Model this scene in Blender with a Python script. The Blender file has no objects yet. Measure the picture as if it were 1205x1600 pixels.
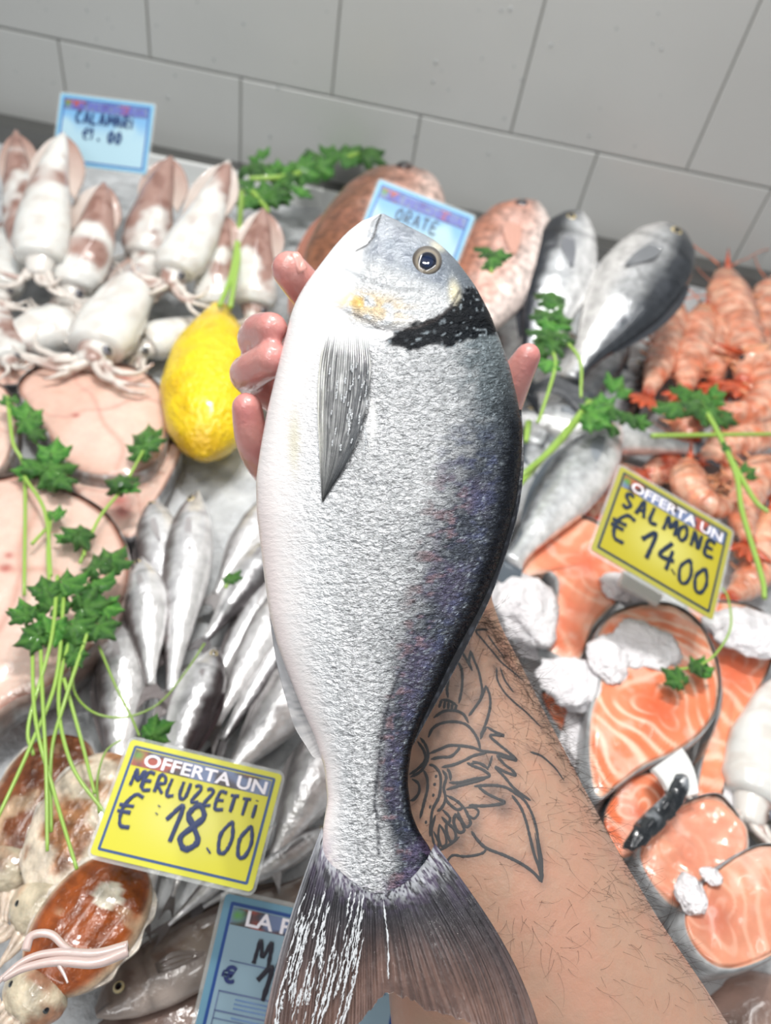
import bpy, math, random
import numpy as np
from mathutils import Vector, Matrix, noise as mnoise
from mathutils.bvhtree import BVHTree
from mathutils.kdtree import KDTree

SC = bpy.context.scene
COL = SC.collection
rnd = random.Random(7)
rng = np.random.default_rng(7)

# ------------------------------------------------------------------ camera
H = 0.45                      # camera height over the ice
FPX = 1100.0                  # focal length in pixels of the 1205x1600 frame
PITCH = math.radians(44.8)
ROLL = math.atan2(242, 1080)
CP, SP, CR, SR = math.cos(PITCH), math.sin(PITCH), math.cos(ROLL), math.sin(ROLL)
CAM = np.array([0.0, 0.0, H])
FWD = np.array([0.0, CP, -SP])
UPV = np.array([0.0, SP, CP])
XV = np.array([1.0, 0.0, 0.0])
RIGHT = CR * XV + SR * UPV
CUP = -SR * XV + CR * UPV
cd = bpy.data.cameras.new('camera')
cam = bpy.data.objects.new('camera', cd)
COL.objects.link(cam)
m = Matrix.Identity(4)
for i in range(3):
    m[i][0], m[i][1], m[i][2], m[i][3] = RIGHT[i], CUP[i], -FWD[i], CAM[i]
cam.matrix_world = m
cd.sensor_fit = 'VERTICAL'
cd.sensor_height = 36.0
cd.sensor_width = 27.0
cd.lens = FPX / 1600 * 36
cd.clip_start = 0.01
cd.dof.use_dof = True
cd.dof.focus_distance = 0.245
cd.dof.aperture_fstop = 9.5
SC.camera = cam

# ------------------------------------------------------------------ light and exposure
SC.view_settings.view_transform = 'Standard'
SC.view_settings.look = 'None'
SC.view_settings.gamma = 1.0
SC.view_settings.use_curve_mapping = False
SC.view_settings.exposure = 0.0

w = bpy.data.worlds.new('shop')
SC.world = w
w.use_nodes = True
nt = w.node_tree
nt.nodes.clear()
out = nt.nodes.new('ShaderNodeOutputWorld')
bg = nt.nodes.new('ShaderNodeBackground')
tc = nt.nodes.new('ShaderNodeTexCoord')
nz = nt.nodes.new('ShaderNodeTexNoise')
nz.inputs['Scale'].default_value = 2.2
nz.inputs['Detail'].default_value = 2.0
rp = nt.nodes.new('ShaderNodeValToRGB')
rp.color_ramp.elements[0].position = 0.38
rp.color_ramp.elements[0].color = (0.26, 0.265, 0.27, 1)
rp.color_ramp.elements[1].position = 0.66
rp.color_ramp.elements[1].color = (0.95, 0.97, 1.0, 1)
nt.links.new(tc.outputs['Generated'], nz.inputs['Vector'])
nt.links.new(nz.outputs['Fac'], rp.inputs['Fac'])
nt.links.new(rp.outputs['Color'], bg.inputs['Color'])
nt.links.new(bg.outputs['Background'], out.inputs['Surface'])
bg.inputs['Strength'].default_value = 0.52

def area(name, loc, target, sx, sy, power, color=(1, 1, 1), shape='RECTANGLE', spread=180):
    l = bpy.data.lights.new(name, 'AREA')
    l.shape = shape
    l.size = sx
    if shape == 'RECTANGLE':
        l.size_y = sy
    l.energy = power
    l.color = color
    l.spread = math.radians(spread)
    o = bpy.data.objects.new(name, l)
    COL.objects.link(o)
    o.location = loc
    d = Vector(target) - Vector(loc)
    o.rotation_euler = d.to_track_quat('-Z', 'Y').to_euler()
    return o

area('strip_light', (-0.5, 0.55, 1.5), (-0.3, 0.5, 0), 1.3, 0.07, 4.2, (1, 0.99, 0.97))
area('strip_light', (0.5, 0.25, 1.55), (0.2, 0.4, 0), 1.3, 0.07, 4.2, (1, 0.99, 0.97))
area('strip_light', (-0.55, -1.15, 1.4), (0, 0.1, 0.22), 0.9, 0.10, 3.6, (1, 0.99, 0.98))  # added, unseen: placed so the tail's left lobe mirrors it as glints
area('strip_light', (-0.22, -0.28, 1.5), (-0.02, 0.15, 0.25), 0.07, 0.7, 1.1, (1, 0.99, 0.98))  # added above the viewpoint for glints on tail and flank
for (x, y) in ((-0.38, 0.02), (-0.30, 0.0), (-0.34, 0.09)):
    area('disk_light', (x, y, 1.45), (0, 0.2, 0.2), 0.03, 0, 0.8, (1, 0.98, 0.95), 'DISK', 150)  # three added disks, unseen, for small highlights on the wet fingers
area('led_panel_light', (-0.75, -0.5, 1.5), (0, 0.2, 0.3), 0.6, 0.6, 2.6, (0.98, 0.99, 1.0))
for (x, y) in ((-0.16, 0.62), (-0.04, 0.60), (0.10, 0.66)):
    area('disk_light', (x, y, 1.5), (x * 0.5, 0.45, 0), 0.05, 0, 2.6, (1, 0.98, 0.95), 'DISK', 120)

# ------------------------------------------------------------------ mapping helpers
def raydir(px, py):
    px = np.asarray(px, float); py = np.asarray(py, float)
    a = (px - 602.5)[..., None]; b = (py - 800.0)[..., None]
    return a * RIGHT - b * CUP + FPX * FWD

def P(px, py, z=0.0):
    """the point of height z that lies in this direction from the camera"""
    d = raydir(px, py)
    t = (z - H) / d[..., 2]
    return CAM + d * t[..., None]

def D(px, py, depth):
    d = raydir(px, py)
    return CAM + d * (np.asarray(depth, float) / FPX)[..., None]

def mpp(px, py, z=0.0):
    d = raydir(px, py)
    return float((z - H) / d[..., 2])

def lin(c):
    c = np.asarray(c, float)
    if c.max() > 1.0: c = c / 255.0
    return np.where(c <= 0.04045, c / 12.92, ((c + 0.055) / 1.055) ** 2.4)

def sm(a, b, x):
    t = np.clip((np.asarray(x, float) - a) / (b - a), 0, 1)
    return t * t * (3 - 2 * t)

def mix(a, b, f):
    f = np.asarray(f)[..., None]
    return a * (1 - f) + b * f

# value noise (numpy)
_tab = rng.random((64, 64, 64))
def vnoise(p):
    p = np.asarray(p, float)
    i = np.floor(p).astype(int); f = p - i
    f = f * f * (3 - 2 * f)
    r = 0
    for dx in (0, 1):
        for dy in (0, 1):
            for dz in (0, 1):
                wgt = (f[..., 0] if dx else 1 - f[..., 0]) * (f[..., 1] if dy else 1 - f[..., 1]) * (f[..., 2] if dz else 1 - f[..., 2])
                r = r + wgt * _tab[(i[..., 0] + dx) & 63, (i[..., 1] + dy) & 63, (i[..., 2] + dz) & 63]
    return r
def fbm(p, o=3):
    s = 0; a = 0.5; t = 0
    p = np.asarray(p, float)
    for k in range(o):
        s = s + a * vnoise(p * 2 ** k + 17.3 * k); t += a; a *= 0.5
    return s / t

# ------------------------------------------------------------------ mesh helpers
def mk(name, V, F, mat, parent=None, cols=None, px=None, smooth=True, extra=None, link=True):
    me = bpy.data.meshes.new(name)
    V = np.asarray(V, float)
    me.from_pydata(V.tolist(), [], F if isinstance(F, list) else F.tolist())
    if mat is not None:
        me.materials.append(mat)
    if smooth:
        me.polygons.foreach_set('use_smooth', np.ones(len(me.polygons), bool))
    if cols is not None:
        a = me.color_attributes.new('Col', 'FLOAT_COLOR', 'POINT')
        c = np.ones((len(V), 4)); c[:, :3] = cols
        a.data.foreach_set('color', c.ravel())
    if px is not None:
        a = me.attributes.new('px', 'FLOAT_VECTOR', 'POINT')
        a.data.foreach_set('vector', np.asarray(px, float).ravel())
    if extra:
        for k, v in extra.items():
            a = me.attributes.new(k, 'FLOAT', 'POINT')
            a.data.foreach_set('value', np.asarray(v, float).ravel())
    me.update()
    o = bpy.data.objects.new(name, me)
    if link: COL.objects.link(o)
    if parent is not None: o.parent = parent
    return o

def tag(o, label=None, cat=None, group=None, kind=None):
    if label: o['label'] = label
    if cat: o['category'] = cat
    if group: o['group'] = group
    if kind: o['kind'] = kind
    return o

def empty(name, loc, label=None, cat=None, group=None, mat=None):
    o = bpy.data.objects.new(name, None)
    o.empty_display_size = 0.01
    COL.objects.link(o)
    if mat is not None: o.matrix_world = mat
    else: o.location = Vector(loc)
    tag(o, label, cat, group)
    return o

def copy_tree(o, parent=None):
    c = o.copy(); COL.objects.link(c); c.parent = parent
    for ch in list(o.children):
        copy_tree(ch, c)
    return c

def grid_faces(n, m_, closed=True, cap0=False, cap1=False, off=0):
    F = []
    mm = m_ if closed else m_ - 1
    for i in range(n - 1):
        for j in range(mm):
            a = off + i * m_ + j; b = off + i * m_ + (j + 1) % m_
            F.append((a, b, b + m_, a + m_))
    if cap0: F.append(tuple(off + j for j in range(m_))[::-1])
    if cap1: F.append(tuple(off + (n - 1) * m_ + j for j in range(m_)))
    return F

def tube(pts, rad, m_=8, flat=1.0, up=(0, 0, 1)):
    """a swept tube -> V, F ; rad scalar or list"""
    pts = np.asarray(pts, float); n = len(pts)
    rad = np.ones(n) * rad if np.isscalar(rad) else np.asarray(rad, float)
    T = np.gradient(pts, axis=0)
    T /= np.linalg.norm(T, axis=1)[:, None] + 1e-12
    nrm = np.array(up, float)
    V = []
    for i in range(n):
        s = np.cross(T[i], nrm)
        if np.linalg.norm(s) < 1e-6: s = np.cross(T[i], [1, 0.1, 0])
        s /= np.linalg.norm(s)
        u = np.cross(s, T[i]); nrm = u
        for j in range(m_):
            a = 2 * math.pi * j / m_
            V.append(pts[i] + rad[i] * (math.cos(a) * s + math.sin(a) * flat * u))
    return np.array(V), grid_faces(n, m_, True, True, True)

def spline(pts, n):
    """smooth resample through control points (Catmull-Rom)"""
    p = np.asarray(pts, float)
    if len(p) == 2:
        return p[0] + (p[1] - p[0]) * np.linspace(0, 1, n)[:, None]
    q = np.vstack([2 * p[0] - p[1], p, 2 * p[-1] - p[-2]])
    k = len(p) - 1
    out_ = []
    for u in np.linspace(0, k - 1e-9, n):
        i = int(u); t = u - i
        a, b, c, d = q[i], q[i + 1], q[i + 2], q[i + 3]
        out_.append(0.5 * ((2 * b) + (-a + c) * t + (2 * a - 5 * b + 4 * c - d) * t * t + (-a + 3 * b - 3 * c + d) * t ** 3))
    return np.array(out_)

class Acc:
    def __init__(s): s.V = []; s.F = []; s.C = []; s.n = 0
    def add(s, V, F, c=None):
        V = np.asarray(V, float)
        s.V.append(V); s.F += [tuple(i + s.n for i in f) for f in F]
        if c is not None:
            c = np.asarray(c, float)
            s.C.append(c if c.ndim == 2 else np.tile(c, (len(V), 1)))
        s.n += len(V)
    def get(s): return np.vstack(s.V), s.F
    def mk(s, name, mat, parent=None, loc=None, **k):
        V = np.vstack(s.V)
        if loc is not None: V = V - np.asarray(loc)
        return mk(name, V, s.F, mat, parent, cols=np.vstack(s.C) if s.C else None, **k)

def boxVF(x0, x1, y0, y1, z0, z1):
    V = [(x, y, z) for x in (x0, x1) for y in (y0, y1) for z in (z0, z1)]
    F = [(0, 1, 3, 2), (4, 6, 7, 5), (0, 4, 5, 1), (2, 3, 7, 6), (0, 2, 6, 4), (1, 5, 7, 3)]
    return V, F

# ------------------------------------------------------------------ materials
def material(name, color=None, attr=True, rough=0.4, metal=0.0, coat=0.0, sss=0.0, sssr=(1, 0.5, 0.35),
             bump=None, vary=None, alpha=1.0, trans=0.0, spec=0.5, emit=None, tint=None, bumps=None):
    """bump/bumps: (scale, strength, distance, detail); vary: (scale, dark factor)"""
    mt = bpy.data.materials.new(name)
    mt.use_nodes = True
    nt = mt.node_tree
    L = nt.links.new
    b = nt.nodes['Principled BSDF']
    b.inputs['Roughness'].default_value = rough
    b.inputs['Metallic'].default_value = metal
    b.inputs['Coat Weight'].default_value = coat
    b.inputs['Coat Roughness'].default_value = 0.06
    b.inputs['Specular IOR Level'].default_value = spec
    if sss:
        b.inputs['Subsurface Weight'].default_value = sss
        b.inputs['Subsurface Radius'].default_value = sssr
        b.inputs['Subsurface Scale'].default_value = 0.004
    if trans: b.inputs['Transmission Weight'].default_value = trans
    b.inputs['Alpha'].default_value = alpha
    tcn = nt.nodes.new('ShaderNodeTexCoord')
    src = None
    if attr:
        at = nt.nodes.new('ShaderNodeAttribute'); at.attribute_name = 'Col'
        src = at.outputs['Color']
    elif color is not None:
        rgb = nt.nodes.new('ShaderNodeRGB')
        rgb.outputs[0].default_value = (*lin(color), 1)
        src = rgb.outputs[0]
    if vary:
        n = nt.nodes.new('ShaderNodeTexNoise')
        n.inputs['Scale'].default_value = vary[0]
        n.inputs['Detail'].default_value = 4
        L(tcn.outputs['Object'], n.inputs['Vector'])
        mr = nt.nodes.new('ShaderNodeMapRange')
        mr.inputs['From Min'].default_value = 0.3; mr.inputs['From Max'].default_value = 0.7
        mr.inputs['To Min'].default_value = vary[1]; mr.inputs['To Max'].default_value = vary[2] if len(vary) > 2 else 1.1
        L(n.outputs['Fac'], mr.inputs['Value'])
        vm = nt.nodes.new('ShaderNodeVectorMath'); vm.operation = 'SCALE'
        L(src, vm.inputs[0]); L(mr.outputs['Result'], vm.inputs['Scale'])
        src = vm.outputs['Vector']
    L(src, b.inputs['Base Color'])
    prev = None
    for bp in ([bump] if bump else []) + (bumps or []):
        n = nt.nodes.new('ShaderNodeTexNoise')
        n.inputs['Scale'].default_value = bp[0]
        n.inputs['Detail'].default_value = bp[3] if len(bp) > 3 else 3
        L(tcn.outputs['Object'], n.inputs['Vector'])
        bn = nt.nodes.new('ShaderNodeBump')
        bn.inputs['Strength'].default_value = bp[1]
        bn.inputs['Distance'].default_value = bp[2]
        L(n.outputs['Fac'], bn.inputs['Height'])
        if prev is not None: L(prev, bn.inputs['Normal'])
        prev = bn.outputs['Normal']
    if prev is not None: L(prev, b.inputs['Normal'])
    return mt

M_TILE = material('glazed_tile', (186, 188, 186), False, rough=0.22, vary=(3.0, 0.95, 1.03), bump=(4, 0.15, 0.01))
M_GROUT = material('grout', (120, 120, 114), False, rough=0.8)
M_STEEL = material('brushed_steel', (128, 128, 126), False, rough=0.34, metal=0.85, bump=(60, 0.1, 0.001))
M_ICE = material('crushed_ice', None, True, rough=0.32, vary=(60, 0.80, 1.06), sss=0.25, sssr=(0.9, 1, 1),
                 bumps=[(120, 0.7, 0.004, 4), (420, 0.6, 0.002, 3)])
M_CHUNK = material('ice_lump', (250, 247, 250), False, rough=0.3, alpha=0.96, sss=0.3, sssr=(1, 0.95, 0.95), vary=(70, 0.82, 1.05),
                   bumps=[(150, 0.9, 0.006, 4), (500, 0.7, 0.002, 2)])
M_PLASTIC = material('white_plastic', (228, 230, 228), False, rough=0.3)
M_SQUID = material('squid_flesh', rough=0.18, sss=0.25, sssr=(1, 0.8, 0.7), coat=0.7, vary=(45, 0.9, 1.04), bump=(60, 0.25, 0.003))
M_FISH = material('fish_skin', rough=0.27, metal=0.45, coat=0.5, vary=(110, 0.72, 1.18), bumps=[(90, 0.4, 0.002, 3), (420, 0.4, 0.0012, 2)])
M_PINKFISH = material('pink_scaled_skin', rough=0.3, metal=0.2, coat=0.5, vary=(110, 0.45, 1.35), bumps=[(260, 0.6, 0.0015, 2)])
M_FIN = material('fish_fin', rough=0.3, coat=0.4, alpha=0.85, bump=(160, 0.5, 0.001))
M_EYE = material('fish_eye', rough=0.05, coat=1.0)
M_FLESH = material('cut_flesh', rough=0.22, sss=0.35, sssr=(1, 0.5, 0.4), coat=0.35, vary=(120, 0.93, 1.05), bump=(160, 0.35, 0.0015))
M_SHRIMP = material('shrimp_shell', rough=0.2, sss=0.2, sssr=(1, 0.4, 0.25), coat=0.7, vary=(70, 0.6, 1.25), bumps=[(120, 0.6, 0.004, 3), (500, 0.35, 0.001, 2)])
M_CUTTLE = material('cuttlefish_skin', rough=0.24, sss=0.15, coat=0.5, vary=(120, 0.6, 1.3), bumps=[(70, 0.8, 0.006, 4), (300, 0.3, 0.001, 2)])
M_RIND = material('slice_skin', rough=0.3, coat=0.3, vary=(200, .7, 1.15))
M_LEAF = material('parsley_leaf', rough=0.35, coat=0.2, vary=(220, 0.7, 1.25), bump=(300, 0.5, 0.001))
M_STEM = material('parsley_stem', rough=0.35, coat=0.2)
M_WET = material('wet_brown_skin', rough=0.16, coat=0.8, vary=(40, 0.7, 1.25), bumps=[(60, 0.4, 0.004, 4), (300, 0.3, 0.0015, 2)])
M_LEMON = material('lemon_rind', None, True, rough=0.36, coat=0.3, sss=0.1, sssr=(1, 0.7, 0.1), vary=(60, .93, 1.03), bumps=[(260, 0.9, 0.003, 2), (60, 0.6, 0.008, 2)])
M_INK = material('marker_ink', None, True, rough=0.45)
M_CARD = material('printed_card', None, True, rough=0.4)
M_SLEEVE = material('clear_sleeve', (225, 230, 228), False, rough=0.08, alpha=0.22, coat=0.3)
M_NAIL = material('fingernail', (226, 160, 150), False, rough=0.15, coat=0.6, sss=0.2)
M_HAIR = material('arm_hair', (48, 34, 28), False, rough=0.45)
M_TATTOO = material('tattoo_ink', (66, 66, 68), False, rough=0.5)
M_DROP = material('water_drop', (235, 238, 240), False, rough=0.03, trans=0.6, coat=0.5)
# ------------------------------------------------------------------ the setting
YAW = math.radians(2.6)
WD = np.array([math.cos(YAW), math.sin(YAW), 0])
WN = np.array([math.sin(YAW), -math.cos(YAW), 0])       # out of the wall towards the room
W0 = P(602, 298, 0.02)
def wallhit(px, py):
    d = raydir(px, py)
    t = np.dot(W0 - CAM, WN) / np.dot(d, WN)
    p = CAM + d * t
    return float(np.dot(p - W0, WD)), float(p[2])
up_j = [wallhit(*p)[0] for p in ((230, 85), (520, 150), (803, 198), (1077, 258))]
lo_j = [wallhit(*p)[0] for p in ((97, 65), (378, 122), (655, 179), (932, 235))]
TW = (np.mean(np.diff(up_j)) + np.mean(np.diff(lo_j))) / 2
u0 = np.mean([u - i * TW for i, u in enumerate(up_j)])
l0 = np.mean([u - i * TW for i, u in enumerate(lo_j)])
ZJ = np.mean([wallhit(*p)[1] for p in ((0, 45), (378, 122), (655, 179), (932, 235), (1203, 290))])
TH = 0.30
print('tile', TW, 'joint z', ZJ)

def wall():
    a = Acc(); g = 0.0011
    V = []; F = []
    def tile(s0, s1, z0, z1):
        bev = 0.0016; n = len(V)
        for (s, z, o) in ((s0, z0, 0), (s1, z0, 0), (s1, z1, 0), (s0, z1, 0),
                          (s0, z0, .003), (s1, z0, .003), (s1, z1, .003), (s0, z1, .003),
                          (s0 + bev, z0 + bev, .0042), (s1 - bev, z0 + bev, .0042), (s1 - bev, z1 - bev, .0042), (s0 + bev, z1 - bev, .0042)):
            p = W0 + WD * s + WN * o; V.append((p[0], p[1], z))
        for k in range(2):
            for j in range(4):
                q = n + k * 4
                F.append((q + j, q + (j + 1) % 4, q + 4 + (j + 1) % 4, q + 4 + j))
        F.append((n + 8, n + 9, n + 10, n + 11))
    for r in range(-2, 5):
        z1 = ZJ + (r + 1) * TH; z0 = ZJ + r * TH
        base = u0 if r % 2 == 0 else l0
        for k in range(-6, 8):
            s0 = base + k * TW
            tile(s0 + g, s0 + TW - g, z0 + g, z1 - g)
    o = mk('wall_back', V, F, M_TILE, smooth=False)
    me = o.data; me.materials.append(M_GROUT)
    # the grout bed behind the tiles is part of the same wall
    q = []
    for (s, z, d) in ((-2, -.6, .0012), (2.2, -.6, .0012), (2.2, 1.8, .0012), (-2, 1.8, .0012),
                      (-2, -.6, -.12), (2.2, -.6, -.12), (2.2, 1.8, -.12), (-2, 1.8, -.12)):
        p = W0 + WD * s + WN * d; q.append((p[0], p[1], z))
    VV = V + q; n = len(V)
    FF = F + [(n, n + 1, n + 2, n + 3), (n + 4, n + 7, n + 6, n + 5), (n, n + 4, n + 5, n + 1), (n + 1, n + 5, n + 6, n + 2), (n + 2, n + 6, n + 7, n + 3), (n + 3, n + 7, n + 4, n)]
    me.clear_geometry()
    me.from_pydata(VV, [], FF)
    idx = np.zeros(len(FF), int); idx[len(F):] = 1
    me.polygons.foreach_set('material_index', idx); me.update()
    tag(o, kind='structure')
wall()

def slab(name, s0, s1, d0, d1, z0, z1, mat, **k):
    """a block along the wall: s along it, d out of it"""
    V = []
    for s in (s0, s1):
        for d in (d0, d1):
            for z in (z0, z1):
                p = W0 + WD * s + WN * d; V.append((p[0], p[1], z))
    F = boxVF(0, 1, 0, 1, 0, 1)[1]
    o = mk(name, V, F, mat, smooth=False)
    bv = o.modifiers.new('bevel', 'BEVEL'); bv.width = 0.002; bv.segments = 2
    return o
LEDGE_D = 0.05
tag(slab('trim_1', -1.3, 1.5, 0.005, LEDGE_D, -0.08, 0.02, M_STEEL), kind='structure')

# ice bed
def ice_z(x, y):
    p = np.stack([x * 9, y * 9, 0 * x], -1)
    b = (fbm(p, 2) - 0.5) * 0.018
    p2 = np.stack([x * 70, y * 70, 0 * x + 3], -1)
    return b + (fbm(p2, 3) - 0.5) * 0.009 - 0.006
nx, ny = 380, 330
X, Y = np.meshgrid(np.linspace(-0.95, 1.15, nx), np.linspace(-0.12, 1.0, ny))
W0D = float(np.dot(W0, -WN))
s_ = X
yb = (W0[1] - LEDGE_D / math.cos(YAW)) + (X - W0[0]) * math.tan(YAW) - 0.002
Yq = -0.12 + (Y + 0.12) / 1.12 * (yb + 0.12)
Z = ice_z(X, Yq)
V = np.stack([X, Yq, Z], -1).reshape(-1, 3)
col = mix(lin((205, 208, 210)) * np.ones((len(V), 3)), lin((150, 154, 158)), sm(0.45, 0.75, fbm(V * 55, 2)) * 0.6)
ice = mk('crushed_ice', V, [tuple(f) for f in grid_faces(ny, nx, False)], M_ICE, cols=col)
tag(ice, 'bed of crushed white ice the seafood lies on', 'ice', kind='stuff')
# steel pan that holds the ice
V, F = boxVF(-1.0, 1.2, -0.16, 1.0, -0.10, -0.05)
for i, v in enumerate(V):
    if v[1] > 0.9:
        V[i] = (v[0], (W0[1] - LEDGE_D / math.cos(YAW)) + (v[0] - W0[0]) * math.tan(YAW) - 0.002, v[2])
tag(mk('counter_pan', V, F, M_STEEL, smooth=False), 'steel pan of the fish counter under the ice', 'pan')

# ------------------------------------------------------------------ the held gilthead bream
def dep(py):
    return 0.298 - (np.asarray(py, float) - 335) / 1265 * 0.080
def FP(px, py, off=0.0):
    """a point of the fish's own flat centre plane, pushed off it towards the viewer's side"""
    p = D(px, py, dep(py))
    v = CAM - p; v = v / np.linalg.norm(v, axis=-1)[..., None]
    return p + np.asarray(off, float)[..., None] * v
_a, _b, _c = D(400, 700, dep(700)), D(800, 700, dep(700)), D(600, 1500, dep(1500))
FN = np.cross(_b - _a, _c - _a); FN /= np.linalg.norm(FN)
if np.dot(FN, CAM - _a) < 0: FN = -FN

LEFT = np.array([(334, 594), (345, 566), (360, 545), (385, 522), (410, 503), (440, 480), (465, 465), (490, 455), (530, 445), (590, 430), (640, 418), (700, 407), (750, 400), (800, 401), (860, 408),
                 (910, 414), (960, 421), (1010, 434), (1060, 453), (1110, 473), (1150, 492), (1200, 507), (1250, 512), (1290, 505), (1330, 502), (1350, 508), (1375, 522), (1400, 548), (1420, 590)], float)
RGT = np.array([(334, 600), (345, 622), (355, 641), (375, 681), (405, 712), (445, 742), (490, 766), (530, 781), (570, 796), (620, 808), (670, 817), (720, 815), (780, 808), (830, 795), (880, 780), (920, 764),
                (955, 748), (1000, 723), (1040, 702), (1080, 683), (1130, 658), (1170, 643), (1220, 637), (1270, 643), (1300, 655), (1330, 676), (1350, 672), (1375, 655), (1400, 632), (1420, 602)], float)
THK = np.array([(334, .0012), (345, .004), (375, .0075), (420, .0125), (500, .018), (620, .0215), (800, .021), (950, .0165), (1100, .011), (1200, .0078), (1300, .0052), (1370, .0028), (1420, .0006)])
def interp(T, y): return np.interp(y, T[:, 0], T[:, 1])
def smooth_interp(T, y):
    return (interp(T, y - 9) + interp(T, y) * 2 + interp(T, y + 9)) / 4
def lr(y):
    y = np.asarray(y, float)
    yy = np.clip(y, 334, 1420)
    l = np.where((yy > 352) & (yy < 1405), smooth_interp(LEFT, yy), interp(LEFT, yy))
    r = np.where((yy > 352) & (yy < 1405), smooth_interp(RGT, yy), interp(RGT, yy))
    return l, r
def blob(X, Y, cx, cy, rx, ry, rot=0.0):
    c, s = math.cos(rot), math.sin(rot)
    u = ((X - cx) * c + (Y - cy) * s) / rx; v = (-(X - cx) * s + (Y - cy) * c) / ry
    return np.exp(-(u * u + v * v) ** 1.3)
def linedist(X, Y, pts):
    d = np.full(np.shape(X), 1e9)
    for (x0, y0), (x1, y1) in zip(pts[:-1], pts[1:]):
        vx, vy = x1 - x0, y1 - y0
        t = np.clip(((X - x0) * vx + (Y - y0) * vy) / (vx * vx + vy * vy), 0, 1)
        d = np.minimum(d, np.hypot(X - x0 - t * vx, Y - y0 - t * vy))
    return d
GILL = [(500, 476), (528, 480), (550, 490), (575, 501), (588, 511), (604, 517), (622, 514), (650, 512), (680, 500), (705, 480), (718, 455)]
MOUTH = [(595, 337), (589, 352), (584, 370), (572, 384), (556, 392)]
LATERAL = [(690, 560), (694, 620), (700, 700), (700, 800), (690, 880), (668, 960), (645, 1010), (625, 1050), (610, 1090), (600, 1130), (594, 1170), (590, 1215), (585, 1250), (590, 1290), (592, 1335)]

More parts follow.
